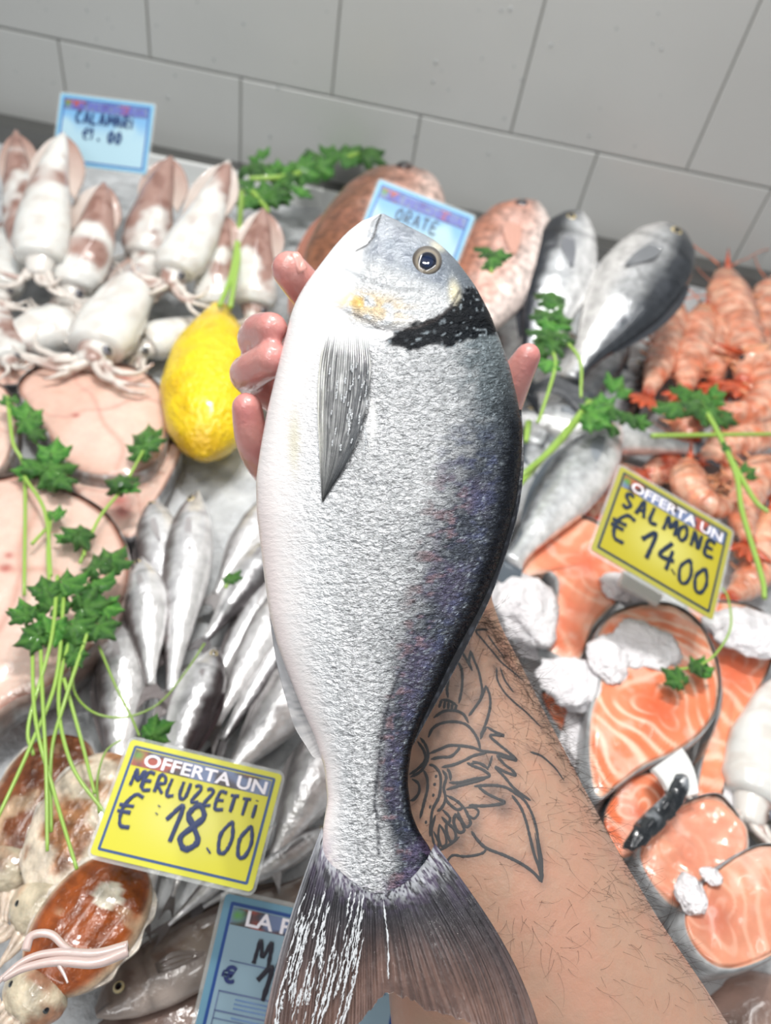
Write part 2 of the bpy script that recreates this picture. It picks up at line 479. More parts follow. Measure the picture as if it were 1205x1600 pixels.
def fish_paint(X, Y, front):
    l, r = lr(Y)
    wv = np.clip((X - l) / np.maximum(r - l, 1), 0, 1)
    n1 = fbm(np.stack([X / 60, Y / 60, 0 * X], -1), 3)
    n2 = fbm(np.stack([X / 16, Y / 9, 0 * X + 5], -1), 3)
    n3 = vnoise(np.stack([X / 5.0, Y / 4.0, 0 * X + 9], -1))
    one = np.ones(X.shape + (3,))
    c = one * lin((238, 240, 243))
    c = mix(c, lin((236, 231, 230)), 1 - sm(0.04, 0.26, wv + (n2 - .5) * .08))                     # pale belly
    c = mix(c, lin((236, 214, 212)), 0.55 * (1 - sm(0.0, 0.10, wv)) * sm(700, 850, Y))
    c = mix(c, lin((186, 190, 194)), sm(0.45, 0.75, wv + (n1 - 0.5) * 0.25) * 0.5)
    # dorsal shading of the skin
    edge = 0.83 - 0.11 * sm(600, 900, Y) - 0.02 * sm(900, 1200, Y)
    dk = sm(edge - 0.14, edge + 0.06, wv + (n2 - 0.5) * 0.16)
    upper = 1 - sm(560, 760, Y)
    navy = mix(one * lin((40, 50, 68)), lin((92, 106, 112)), upper)
    c = mix(c, navy, dk * 0.93)
    c = mix(c, lin((20, 24, 32)), sm(0.87, 0.97, wv + (n2 - .5) * .06) * sm(540, 680, Y))
    c = mix(c, lin((112, 100, 136)), 0.34 * sm(0.45, 0.62, n1) * sm(0.66, 0.76, wv) * (1 - sm(0.84, 0.93, wv)) * sm(640, 720, Y))
    c = mix(c, lin((92, 102, 146)), 0.35 * sm(0.5, 0.62, n2) * sm(0.62, 0.74, wv) * (1 - sm(0.88, 0.95, wv)) * sm(640, 720, Y))
    c = mix(c, lin((190, 150, 140)), 0.4 * sm(0.55, 0.68, n2) * sm(0.60, 0.70, wv) * (1 - sm(0.78, 0.86, wv)) * sm(700, 800, Y))
    # flank speckle: dark scale pockets, then painted glitter on the back
    sp = sm(0.60, 0.8, n3) * sm(0.12, 0.3, wv) * sm(520, 560, Y)
    c = mix(c, lin((128, 134, 138)), 0.42 * sp * (1 - dk))
    n4 = vnoise(np.stack([X / 3.4, Y / 3.0, 0 * X + 19], -1))
    c = mix(c, lin((190, 202, 210)), 0.45 * sm(0.68, 0.9, n4) * dk * (1 - sm(0.90, 0.96, wv)))  # pale flecks: fine glitter of the back put into the colour
    ll = linedist(X, Y, LATERAL)
    c = mix(c, lin((66, 68, 78)), 0.8 * np.exp(-(ll / 3.2) ** 2) * sm(0.3, 0.5, n3 + 0.15) * sm(960, 1060, Y))
    c = mix(c, lin((120, 128, 132)), 0.35 * np.exp(-(ll / 4.0) ** 2) * (1 - sm(900, 1000, Y)) * sm(540, 580, Y))
    # yellowish smudge by the belly
    c = mix(c, lin((196, 190, 150)), 0.5 * blob(X, Y, 460, 690, 10, 50))
    # head
    hd = 1 - sm(505, 530, Y + (X - 600) * 0.05)
    head = one * lin((216, 219, 222))
    snout = sm(570, 600, X + (Y - 360) * 0.45) * (1 - sm(430, 470, Y + (680 - X) * 0.45))
    head = mix(head, lin((112, 122, 134)), 0.95 * snout)
    head = mix(head, lin((158, 164, 172)), 0.7 * sm(0.45, 0.6, n1) * snout)
    head = mix(head, lin((90, 98, 112)), 0.5 * sm(0.55, 0.7, n2) * snout)
    head = mix(head, lin((232, 232, 232)), 1 - sm(0.10, 0.34, wv + (n1 - .5) * .1))
    head = mix(head, lin((84, 92, 100)), 0.8 * sm(0.80, 0.97, wv + (n2 - .5) * .1) * sm(380, 430, Y))
    head = mix(head, lin((226, 196, 142)), 0.75 * sm(0.42, 0.6, n2 + .1) * (blob(X, Y, 585, 480, 55, 22, 0.15) + 0.8 * blob(X, Y, 560, 470, 26, 12)))
    head = mix(head, lin((236, 226, 190)), 0.8 * blob(X, Y, 711, 462, 9, 22, -0.15))
    head = mix(head, lin((228, 224, 196)), 0.6 * blob(X, Y, 684, 385, 12, 7, 0.5))
    c = mix(c, head, hd)
    # dark opercular patch
    dkp = blob(X, Y, 705, 512, 80, 26, -0.22) + 1.0 * blob(X, Y, 745, 486, 40, 34, -0.5) + 0.9 * blob(X, Y, 645, 528, 36, 12, -0.1)
    dkp = sm(.25, .75, dkp * 1.3 + ((n2 - .5) * 1.1 + (n3 - .5) * .35) * sm(.03, .3, dkp))
    c = mix(c, lin((12, 16, 22)), 0.98 * np.clip(dkp, 0, 1))
    c = mix(c, lin((170, 182, 190)), 0.6 * sm(0.76, 0.92, n3) * np.clip(dkp, 0, 1))
    gd = linedist(X, Y, GILL)
    c = mix(c, lin((70, 66, 66)), 0.85 * np.exp(-(gd / 2.4) ** 2) * sm(505, 560, X))
    md = linedist(X, Y, MOUTH)
    c = mix(c, lin((60, 58, 60)), 0.9 * np.exp(-(md / 1.8) ** 2))
    c = mix(c, lin((120, 126, 132)), 0.5 * np.exp(-(linedist(X, Y, [(540, 420), (580, 440), (620, 452), (660, 452)]) / 3.5) ** 2))
    # purple tint at the root of the tail
    c = mix(c, lin((124, 104, 140)), 0.4 * sm(1290, 1340, Y) * sm(0.42, 0.6, n2) * (sm(0.7, 0.9, wv) + (1 - sm(0.05, 0.2, wv)) + sm(1360, 1395, Y)))
    darkm = np.clip(dkp, 0, 1)
    sc = sm(0.06, 0.42, wv) * sm(500, 560, Y)
    sc = np.maximum(sc, 0.75 * sm(0.25, 0.4, wv) * (1 - 0.8 * snout) * (1 - sm(500, 520, Y)))
    sc = np.maximum(sc, .5 * darkm)
    drk = np.maximum(darkm, sm(0.86, 0.96, wv) * sm(540, 680, Y))
    return c, sc, drk

ny_, na_ = 430, 240
ys = np.concatenate([334 + (np.linspace(0, 1, 60) ** 1.6) * 60, np.linspace(396, 1420, ny_ - 60)])
l_, r_ = lr(ys)
cx_, hw_ = (l_ + r_) / 2, np.maximum((r_ - l_) / 2, 2)
ang = np.linspace(0, 2 * np.pi, na_, endpoint=False)
ca, sa = np.cos(ang), np.sin(ang)
AX = cx_[:, None] + hw_[:, None] * ca[None]
AY = np.repeat(ys[:, None], na_, 1)
T_ = smooth_interp(THK, ys)
prof = np.sign(sa) * np.abs(sa) ** 0.85
wv_ = (ca + 1) / 2
OFF = T_[:, None] * prof[None] * (1 + 0.12 * np.sin((1 - wv_) * 2.2)[None])
g_in = sm(0, 12, linedist(AX, AY, GILL) * np.where(AY < np.interp(AX, [q[0] for q in GILL][:8], [q[1] for q in GILL][:8]) + 1, 1, 0))
OFF = OFF + np.where(sa[None] > 0.1, 0.0009 * g_in * sm(440, 470, AY) * sm(500, 530, AX) * (1 - sm(600, 640, AX)), 0)
OFF = OFF - np.where(sa[None] > 0.1, 0.0008 * np.exp(-(linedist(AX, AY, MOUTH) / 3.5) ** 2), 0)
FV = FP(AX, AY, OFF).reshape(-1, 3)
cc, sc_, dk_ = fish_paint(AX, AY, True)
floc = FP(600., 850., 0.0)
froot = empty('gilthead_bream', floc, 'large silver gilthead bream lying on the open hand, dark back to the right', 'fish')

def hero_material():
    mt = bpy.data.materials.new('bream_scales'); mt.use_nodes = True
    nt = mt.node_tree; L = nt.links.new; N = nt.nodes.new
    b = nt.nodes['Principled BSDF']
    at = N('ShaderNodeAttribute'); at.attribute_name = 'Col'
    pa = N('ShaderNodeAttribute'); pa.attribute_name = 'px'
    sa_ = N('ShaderNodeAttribute'); sa_.attribute_name = 'scaly'
    def mapping(sx, sy):
        mp = N('ShaderNodeMapping'); mp.inputs['Scale'].default_value = (sx, sy, 1)
        L(pa.outputs['Vector'], mp.inputs['Vector']); return mp.outputs['Vector']
    n1 = N('ShaderNodeTexNoise'); n1.inputs['Scale'].default_value = 1; n1.inputs['Detail'].default_value = 4; n1.inputs['Distortion'].default_value = 0.6
    L(mapping(7, 13), n1.inputs['Vector'])
    n2 = N('ShaderNodeTexNoise'); n2.inputs['Scale'].default_value = 1; n2.inputs['Detail'].default_value = 3; n2.inputs['Distortion'].default_value = 1.0
    L(mapping(15, 26), n2.inputs['Vector'])
    vo = N('ShaderNodeTexVoronoi'); vo.inputs['Scale'].default_value = 1
    L(mapping(9, 11), vo.inputs['Vector'])
    # height = wrinkles + scales
    def math_(op, a, bb):
        q = N('ShaderNodeMath'); q.operation = op
        for i, v in enumerate((a, bb)):
            if isinstance(v, (int, float)): q.inputs[i].default_value = v
            else: L(v, q.inputs[i])
        return q.outputs[0]
    h = math_('ADD', math_('MULTIPLY', n1.outputs['Fac'], 1.0), math_('MULTIPLY', n2.outputs['Fac'], 0.7))
    h = math_('ADD', h, math_('MULTIPLY', vo.outputs['Distance'], 0.35))
    h = math_('MULTIPLY', h, math_('ADD', math_('MULTIPLY', sa_.outputs['Fac'], 0.95), 0.06))
    bp = N('ShaderNodeBump'); bp.inputs['Strength'].default_value = 0.75; bp.inputs['Distance'].default_value = 0.0042
    L(h, bp.inputs['Height']); L(bp.outputs['Normal'], b.inputs['Normal'])
    # scale pockets
    mr = N('ShaderNodeMapRange'); mr.inputs['From Min'].default_value = 0.36; mr.inputs['From Max'].default_value = 0.5
    mr.inputs['To Min'].default_value = 0.60; mr.inputs['To Max'].default_value = 1.08
    L(n2.outputs['Fac'], mr.inputs['Value'])
    f = math_('ADD', math_('MULTIPLY', math_('SUBTRACT', mr.outputs['Result'], 1.0), sa_.outputs['Fac']), 1.0)
    vm = N('ShaderNodeVectorMath'); vm.operation = 'SCALE'
    L(at.outputs['Color'], vm.inputs[0]); L(f, vm.inputs['Scale'])
    L(vm.outputs['Vector'], b.inputs['Base Color'])
    L(math_('ADD', math_('MULTIPLY', sa_.outputs['Fac'], 0.34), 0.06), b.inputs['Metallic'])
    da = N('ShaderNodeAttribute'); da.attribute_name = 'dark'
    L(math_('MULTIPLY', math_('SUBTRACT', 1.0, math_('MULTIPLY', da.outputs['Fac'], .85)), .5), b.inputs['Specular IOR Level'])
    L(math_('MULTIPLY', math_('SUBTRACT', 1.0, da.outputs['Fac']), .2), b.inputs['Coat Weight'])
    b.inputs['Roughness'].default_value = 0.3
    b.inputs['Coat Roughness'].default_value = 0.12
    return mt
M_HERO = hero_material()
body = mk('body', FV - floc, grid_faces(ny_, na_, True, True, True), M_HERO, froot, cols=cc.reshape(-1, 3),
          px=np.stack([AX / 100, AY / 100, np.sign(sa)[None] + 0 * AX], -1).reshape(-1, 3), extra={'scaly': sc_.ravel(), 'dark': dk_.ravel()})

def front_off(px, py):
    l, r = lr(py)
    c, h = (l + r) / 2, (r - l) / 2
    s = np.sqrt(np.clip(1 - ((px - c) / np.maximum(h, 1)) ** 2, 0, 1))
    return smooth_interp(THK, py) * s ** 0.85 * (1 + 0.12 * np.sin((1 - np.clip((px - l) / (r - l), 0, 1)) * 2.2))

# eye: a lens of rings
def hero_eye():
    cx, cy, R = 667.0, 408.0, 24.0
    k = dep(cy) / FPX
    rr = np.concatenate([[0.01], np.linspace(0.08, 1, 26)])
    aa = np.linspace(0, 2 * np.pi, 48, endpoint=False)
    Xp = cx + R * rr[:, None] * np.cos(aa)[None]; Yp = cy + R * rr[:, None] * np.sin(aa)[None]
    dome = 0.0034 * np.sqrt(np.clip(1 - rr ** 2, 0, 1)) - 0.0006
    base = float(front_off(cx, cy))
    slope = front_off(Xp, Yp)
    Vv = FP(Xp, Yp, 0.5 * base + 0.5 * slope + dome[:, None]).reshape(-1, 3)
    rp_ = np.hypot((Xp - cx - 1) / R, (Yp - cy) / R)
    c = np.ones(Xp.shape + (3,)) * lin((98, 92, 86))
    c = mix(c, lin((74, 66, 60)), sm(0.72, 0.98, rp_))
    c = mix(c, lin((170, 160, 140)), 0.4 * sm(.45, .6, rp_) * (1 - sm(.7, .85, rp_)))
    c = mix(c, lin((20, 34, 62)), 1 - sm(0.55, 0.63, rp_))
    c = mix(c, lin((12, 16, 26)), (1 - sm(0.5, 0.58, rp_)) * sm(0.3, 0.5, rp_))
    mk('eye', Vv - floc, grid_faces(len(rr), 48, True, True, False), M_EYE, froot, cols=c.reshape(-1, 3))
hero_eye()

def fin_sheet(name, L0, L1, R0, n, m_, offf, rays, amp, cfun, mat, parent, loc, thick=0.0005):
    """L0: polyline along one edge (root->tip), L1: the other edge; a corrugated two-sided sheet"""
    A = spline(L0, n); B = spline(L1, n)
    t = np.linspace(0, 1, m_)
    X = A[:, None, 0] * (1 - t) + B[:, None, 0] * t
    Y = A[:, None, 1] * (1 - t) + B[:, None, 1] * t
    s = np.linspace(0, 1, n)[:, None] + 0 * X
    T = t[None] + 0 * X
    o = offf(X, Y, s, T) + amp * np.sin(T * rays * 2 * np.pi)
    front = FP(X, Y, o).reshape(-1, 3); back = FP(X, Y, o - thick).reshape(-1, 3)
    V = np.vstack([front, back])
    F = [tuple(f) for f in grid_faces(n, m_, False)]
    k = n * m_
    F += [tuple(i + k for i in f[::-1]) for f in F]
    rim = [i * m_ for i in range(n)] + [(n - 1) * m_ + j for j in range(1, m_)] + [i * m_ + m_ - 1 for i in range(n - 2, -1, -1)] + [j for j in range(m_ - 2, 0, -1)]
    for a, b in zip(rim, rim[1:] + rim[:1]): F.append((a, a + k, b + k, b))
    c = cfun(X, Y, s, T).reshape(-1, 3)
    return mk(name, V - loc, F, mat, parent, cols=np.vstack([c, c]))
M_PECT = material('wet_fin_membrane', rough=0.2, coat=0.6, alpha=0.93, spec=0.6, bumps=[(500, 0.35, 0.001, 2)])
M_TAIL = material('tail_fin_membrane', rough=0.14, coat=0.7, alpha=0.93, vary=(160, 0.85, 1.15), bumps=[(420, 0.35, 0.001, 2)])
def pc(X, Y, s, T):
    one = np.ones(X.shape + (3,))
    n = fbm(np.stack([T * 40, s * 3, 0 * s], -1), 2)
    c = mix(one * lin((136, 138, 138)), lin((84, 88, 92)), sm(0.3, 0.95, T))
    c = mix(c, lin((180, 180, 172)), 0.8 * (1 - sm(0.0, 0.25, T)) * (1 - sm(.6, 1, s)))
    c = mix(c, lin((54, 56, 60)), 0.7 * sm(0.5, 0.62, n))
    c = mix(c, lin((228, 230, 232)), (1 - sm(0.03, 0.20, s + .08 * (n - .5))))
    c = mix(c, lin((40, 42, 46)), 0.7 * sm(0.95, 1, T) * sm(.1, .2, s))
    c = mix(c, lin((206, 208, 208)), .5 * sm(.55, .7, fbm(np.stack([T * 30, s * 9, 0 * s + 4], -1), 2)) * (1 - sm(.5, .9, s)))
    return c
fin_sheet('pectoral_fin', [(512, 506), (499, 570), (496, 640), (499, 710), (503, 783)], [(572, 508), (580, 580), (570, 650), (548, 712), (504, 784)], None, 70, 120,
          lambda X, Y, s, T: front_off(X, Y) - 0.0012 * (1 - sm(0, .1, s)) + 0.0006 + 0.0026 * np.sin(np.pi * s ** 0.7) * (0.4 + 0.6 * T), 22, 0.0002, pc, M_PECT, froot, floc)
def ac(X, Y, s, T):
    one = np.ones(X.shape + (3,))
    return mix(one * lin((120, 122, 126)), lin((196, 194, 194)), sm(0.35, 0.9, s * 0.8 + 0.3 * vnoise(np.stack([s * 60, T * 2, 0 * s], -1))))
fin_sheet('anal_fin', [(418, 930), (424, 985), (433, 1040), (446, 1090), (460, 1135), (478, 1165), (489, 1182), (496, 1184)],
          [(424, 930), (440, 985), (458, 1040), (478, 1090), (494, 1130), (503, 1150), (506, 1170), (508, 1184)], None, 90, 24,
          lambda X, Y, s, T: 0.0002 + 0 * X, 0.5, 0.0, ac, M_FIN, froot, floc)
def dc(X, Y, s, T):
    one = np.ones(X.shape + (3,))
    return mix(one * lin((26, 28, 34)), lin((70, 74, 84)), 0.6 * sm(0.6, 0.8, vnoise(np.stack([s * 90, T * 3, 0 * s], -1))))
fin_sheet('dorsal_fin', [(808, 640), (806, 720), (796, 800), (776, 870), (752, 935), (722, 995), (692, 1052), (664, 1105), (642, 1160)],
          [(815, 640), (819, 720), (810, 800), (790, 870), (766, 935), (737, 995), (706, 1055), (674, 1112), (646, 1164)], None, 120, 14,
          lambda X, Y, s, T: 0.0004 + 0.0016 * np.sin(np.pi * s) * (1 - T), 0.5, 0.0, dc, M_PECT, froot, floc)

def tail_film():
    nt = M_TAIL.node_tree; L = nt.links.new; N = nt.nodes.new; b = nt.nodes['Principled BSDF']
    a = N('ShaderNodeAttribute'); a.attribute_name = 'px'
    mp = N('ShaderNodeMapping'); mp.inputs['Scale'].default_value = (46, 7, 1); L(a.outputs['Vector'], mp.inputs['Vector'])
    n = N('ShaderNodeTexNoise'); n.inputs['Scale'].default_value = 1; n.inputs['Detail'].default_value = 5; n.inputs['Distortion'].default_value = .5
    L(mp.outputs['Vector'], n.inputs['Vector'])
    bp = N('ShaderNodeBump'); bp.inputs['Strength'].default_value = 1.0; bp.inputs['Distance'].default_value = 0.004
    L(n.outputs['Fac'], bp.inputs['Height'])
    L(b.inputs['Normal'].links[0].from_socket, bp.inputs['Normal'])
    L(bp.outputs['Normal'], b.inputs['Coat Normal'])
    b.inputs['Coat Weight'].default_value = 1.0; b.inputs['Coat Roughness'].default_value = 0.04
tail_film()
def tail():
    n, m_ = 110, 300
    base = spline([(503, 1292), (520, 1345), (552, 1378), (594, 1396), (632, 1380), (660, 1352), (680, 1318)], m_)
    # trailing edge, beyond the lower edge of the frame for both lobes
    te = np.array([(396, 1700), (430, 1712), (470, 1680), (520, 1635), (560, 1600), (590, 1565), (604, 1549), (616, 1552), (640, 1562), (666, 1578), (708, 1588), (745, 1602), (790, 1650), (830, 1720), (868, 1745)], float)
    q = np.linspace(0, 1, m_)
    seg = np.r_[0, np.cumsum(np.hypot(*np.diff(te, axis=0).T))]; seg /= seg[-1]
    # keep the notch in the middle of the fan
    mid = seg[6]
    seg2 = np.where(seg < mid, seg / mid * 0.5, 0.5 + (seg - mid) / (1 - mid) * 0.5)
    E = np.stack([np.interp(q, seg2, te[:, 0]), np.interp(q, seg2, te[:, 1])], -1)
    jag = (rng.random(m_) - 0.5)
    E[:, 1] += np.convolve(jag, np.ones(3) / 3, 'same') * 10
    s = np.linspace(0, 1, n)[:, None]
    b0 = base[None]; e0 = E[None]
    Xp = b0[..., 0] * (1 - s) + e0[..., 0] * s
    Yp = b0[..., 1] * (1 - s) + e0[..., 1] * s
    bulge = np.sin(np.pi * s) * (-14 * (1 - sm(0, 0.35, q))[None] + 42 * sm(0.62, 1, q)[None])
    Xp = Xp + bulge
    T = q[None] + 0 * Xp; S = s + 0 * Xp
    off = 0.0008 + 0.0024 * (1 - S) * np.sin(np.pi * np.clip(T, 0.02, .98)) * (1 - S) + (0.00030 + .00022 * (1 - sm(.3, .6, T))) * np.sin(T * 2 * np.pi * 34 + 2 * np.sin(T * 31)) * sm(0.02, 0.2, S)
    off += 0.0022 * np.sin(T * 2 * np.pi * 1.5 + 0.6) * S + 0.0008 * np.sin(S * 9 + T * 13) * S
    one = np.ones(Xp.shape + (3,))
    nn = fbm(np.stack([T * 130, S * 2.0, 0 * S], -1), 2)
    c = mix(one * lin((62, 62, 68)), lin((112, 88, 80)), sm(0.15, 0.8, S))
    c = mix(c, lin((36, 34, 38)), 0.7 * sm(0.45, 0.62, nn) * (1 - 0.6 * S))
    c = mix(c, lin((108, 92, 126)), 0.4 * (1 - sm(0.02, 0.28, S)) * sm(.4, .6, fbm(np.stack([T * 30, S * 20, 0 * S], -1), 2)))
    c = mix(c, lin((196, 200, 206)), (1 - sm(0.0, 0.16, S + .10 * (fbm(np.stack([T * 60, S * 30, 0 * S + 2], -1), 2) - .5))) * 0.75 * sm(.3, .6, fbm(np.stack([T * 90, S * 40, 0 * S + 6], -1), 2)))
    c = mix(c, lin((150, 152, 158)), 0.8 * (1 - sm(0.0, 0.035, T)) * (1 - sm(.3, .9, S)))
    fr = FP(Xp, Yp, off).reshape(-1, 3); bk = FP(Xp, Yp, off - 0.0006).reshape(-1, 3)
    F = [tuple(f) for f in grid_faces(n, m_, False)]; k = n * m_
    F += [tuple(i + k for i in f[::-1]) for f in F]
    rim = [i * m_ for i in range(n)] + [(n - 1) * m_ + j for j in range(1, m_)] + [i * m_ + m_ - 1 for i in range(n - 2, -1, -1)] + [j for j in range(m_ - 2, 0, -1)]
    for a, b in zip(rim, rim[1:] + rim[:1]): F.append((a, a + k, b + k, b))
    mk('tail_fin', np.vstack([fr, bk]) - floc, F, M_TAIL, froot, cols=np.vstack([c.reshape(-1, 3)] * 2), px=np.vstack([np.stack([T, S, 0 * S], -1).reshape(-1, 3)] * 2))
tail()
def water(name, streaks, mat=None):
    A = Acc(); r = random.Random(11)
    for (pts, w0) in streaks:
        q = spline([(x, y, 0) for x, y in pts], 46)
        ph = r.random() * 9
        w = np.array([w0 * max(.15, .7 + .4 * math.sin(i * .55 + ph) + r.uniform(-.25, .35)) for i in range(46)]) * .24 / FPX
        w[:3] *= .3; w[-3:] *= .3
        Xq = q[:, 0] + np.array([r.uniform(-.8, .8) for _ in range(46)]); Yq_ = q[:, 1]
        off = name[1](Xq, Yq_)
        V, F = tube(FP(Xq, Yq_, off), w, 8, .8)
        A.add(V, F)
    A.mk(name[0], M_FILM, froot, floc)
M_FILM = material('water_glint_film', (236, 240, 244), False, rough=0.06, alpha=.62, coat=1.0, bump=(900, .6, .0006, 2))  # near-white film: glints on the water are put into its colour
_r = random.Random(5); _st = []
for k in range(70):
    t = _r.random() ** .8
    y0 = _r.uniform(1385, 1560); ln = _r.uniform(30, 120); y1 = min(1650, y0 + ln)
    def _xe(y, t=t): return np.interp(y, [1290, 1420, 1540, 1620, 1660], [512, 468, 433, 420, 416]) * (1 - t) + np.interp(y, [1290, 1400, 1540, 1660], [585, 582, 556, 520]) * t
    _st.append(([(_xe(q) + _r.uniform(-1.6, 1.6), q) for q in np.linspace(y0, y1, 5)], _r.uniform(.7, 1.9) * (1.1 - .4 * t)))
_st.append(([(598, 1400), (606, 1470), (607, 1530)], 1.4))
water(('water_glint_streaks', lambda X, Y: 0.0030 + 0 * X), _st)  # whitish water ridges added to stand for wet glints on the tail
_st = []
for k in range(44):
    x0 = _r.choice((_r.uniform(512, 560), _r.uniform(556, 576))); y0 = _r.uniform(560, 700)
    _st.append(([(x0, y0), (x0 - 1, y0 + 4), (x0 - 1.5, y0 + _r.uniform(6, 14))], _r.uniform(.8, 1.7)))
water(('water_glint_beads', lambda X, Y: front_off(X, Y) + 0.0032), _st)  # whitish drops added to stand for highlight specks on the pectoral fin

# ------------------------------------------------------------------ the arm and hand
def remeshed(V, F, voxel, smooth_it=8):
    me = bpy.data.meshes.new('tmp'); me.from_pydata(np.asarray(V).tolist(), [], F)
    o = bpy.data.objects.new('tmp', me); COL.objects.link(o)
    r = o.modifiers.new('r', 'REMESH'); r.mode = 'VOXEL'; r.voxel_size = voxel
    s = o.modifiers.new('s', 'SMOOTH'); s.factor = 0.5; s.iterations = smooth_it
    dg = bpy.context.evaluated_depsgraph_get()
    e = o.evaluated_get(dg); mm = bpy.data.meshes.new_from_object(e)
    vv = np.empty(len(mm.vertices) * 3); mm.vertices.foreach_get('co', vv); vv = vv.reshape(-1, 3)
    ff = [tuple(p.vertices) for p in mm.polygons]
    bpy.data.objects.remove(o); bpy.data.meshes.remove(me); bpy.data.meshes.remove(mm)
    return vv, ff

def sphere_chain(acc, pts, rads, n=14, m_=18, flat=1.0):
    """a tapered limb with round ends through these joints"""
    pts = np.asarray(pts, float)
    k = len(pts)
    S = spline(pts, (k - 1) * 8 + 1)
    R = spline(np.stack([rads, rads, rads], -1), (k - 1) * 8 + 1)[:, 0]
    t0 = S[0] - S[1]; t0 /= np.linalg.norm(t0); t1 = S[-1] - S[-2]; t1 /= np.linalg.norm(t1)
    pre = [S[0] + t0 * R[0] * math.sin(a) for a in (1.5, 1.2, 0.8, 0.4)]; pr = [R[0] * math.cos(a) for a in (1.5, 1.2, 0.8, 0.4)]
    post = [S[-1] + t1 * R[-1] * math.sin(a) for a in (0.4, 0.8, 1.2, 1.5)]; po = [R[-1] * math.cos(a) for a in (0.4, 0.8, 1.2, 1.5)]
    Vv, Ff = tube(np.vstack([pre, S, post]), np.r_[pr, R, po], m_, flat)
    acc.add(Vv, Ff)

def arm():
    a = Acc()
    st = [(905, 675, 90, .322, .020), (960, 680, 104, .319, .0225), (1020, 690, 128, .315, .025), (1100, 712, 148, .310, .028), (1190, 742, 166, .304, .031), (1290, 778, 186, .297, .034),
          (1400, 818, 214, .290, .037), (1500, 855, 250, .284, .039), (1600, 888, 283, .279, .041), (1720, 930, 315, .276, .043), (1850, 970, 340, .276, .044)]
    st = np.array(st, float)
    yy = np.linspace(905, 1850, 60)
    rings = []
    aa = np.linspace(0, 2 * np.pi, 64, endpoint=False)
    for y in yy:
        cx, hw, dd, b = [np.interp(y, st[:, 0], st[:, i]) for i in (1, 2, 3, 4)]
        c = D(cx, y, dd)
        # ring square to the forearm: slanted the way the limb runs
        ax = D(cx + 100, y + 18, dd) - c; ax /= np.linalg.norm(ax)
        nrm = CAM - c; nrm /= np.linalg.norm(nrm)
        wd = hw * dd / FPX
        rings.append([c + ax * wd * math.cos(t) + nrm * b * math.sin(t) * (abs(math.sin(t)) ** -0.1 if abs(math.sin(t)) > 1e-3 else 1) for t in aa])
    a.add(np.array(rings).reshape(-1, 3), grid_faces(60, 64, True, True, True))
    # palm
    sphere_chain(a, [D(680, 960, .320), D(665, 860, .320), D(640, 740, .321), D(610, 640, .324)], [.026, .030, .033, .031], flat=0.62)
    sphere_chain(a, [D(600, 860, .322), D(560, 760, .322), D(530, 670, .324)], [.020, .022, .021], flat=0.7)
    sphere_chain(a, [D(715, 900, .318), D(728, 780, .318), D(735, 690, .322)], [.018, .019, .015], flat=0.8)
    # fingers: knuckle, joint, joint, tip (index, middle, ring, little), then the thumb
    sphere_chain(a, [D(620, 600, .336), D(545, 520, .330), D(488, 462, .312), D(452, 421, .300)], [.0115, .0100, .0088, .0078])
    sphere_chain(a, [D(590, 640, .338), D(480, 590, .336), D(407, 542, .318), D(405, 520, .305), D(424, 514, .294)], [.0115, .0100, .0086, .0080, .0072])
    sphere_chain(a, [D(560, 690, .338), D(470, 640, .338), D(396, 592, .318), D(394, 580, .304), D(425, 562, .292)], [.0115, .0100, .0088, .0082, .0076])
    sphere_chain(a, [D(540, 750, .338), D(470, 775, .334), D(420, 735, .318), D(395, 690, .304), D(386, 637, .297)], [.0105, .0090, .0078, .0074, .0066])
    sphere_chain(a, [D(735, 740, .330), D(768, 665, .325), D(796, 608, .314), D(825, 556, .305)], [.0135, .0110, .0086, .0058])
    V_, F_ = a.get()
    V_, F_ = remeshed(V_, F_, 0.0013, 10)
    return V_, F_
AV, AF = arm()
bvh = BVHTree.FromPolygons([tuple(v) for v in AV], AF)
def arm_hit(px, py):
    d = raydir(px, py); d = d / np.linalg.norm(d)
    h = bvh.ray_cast(Vector(CAM), Vector(d))
    return h

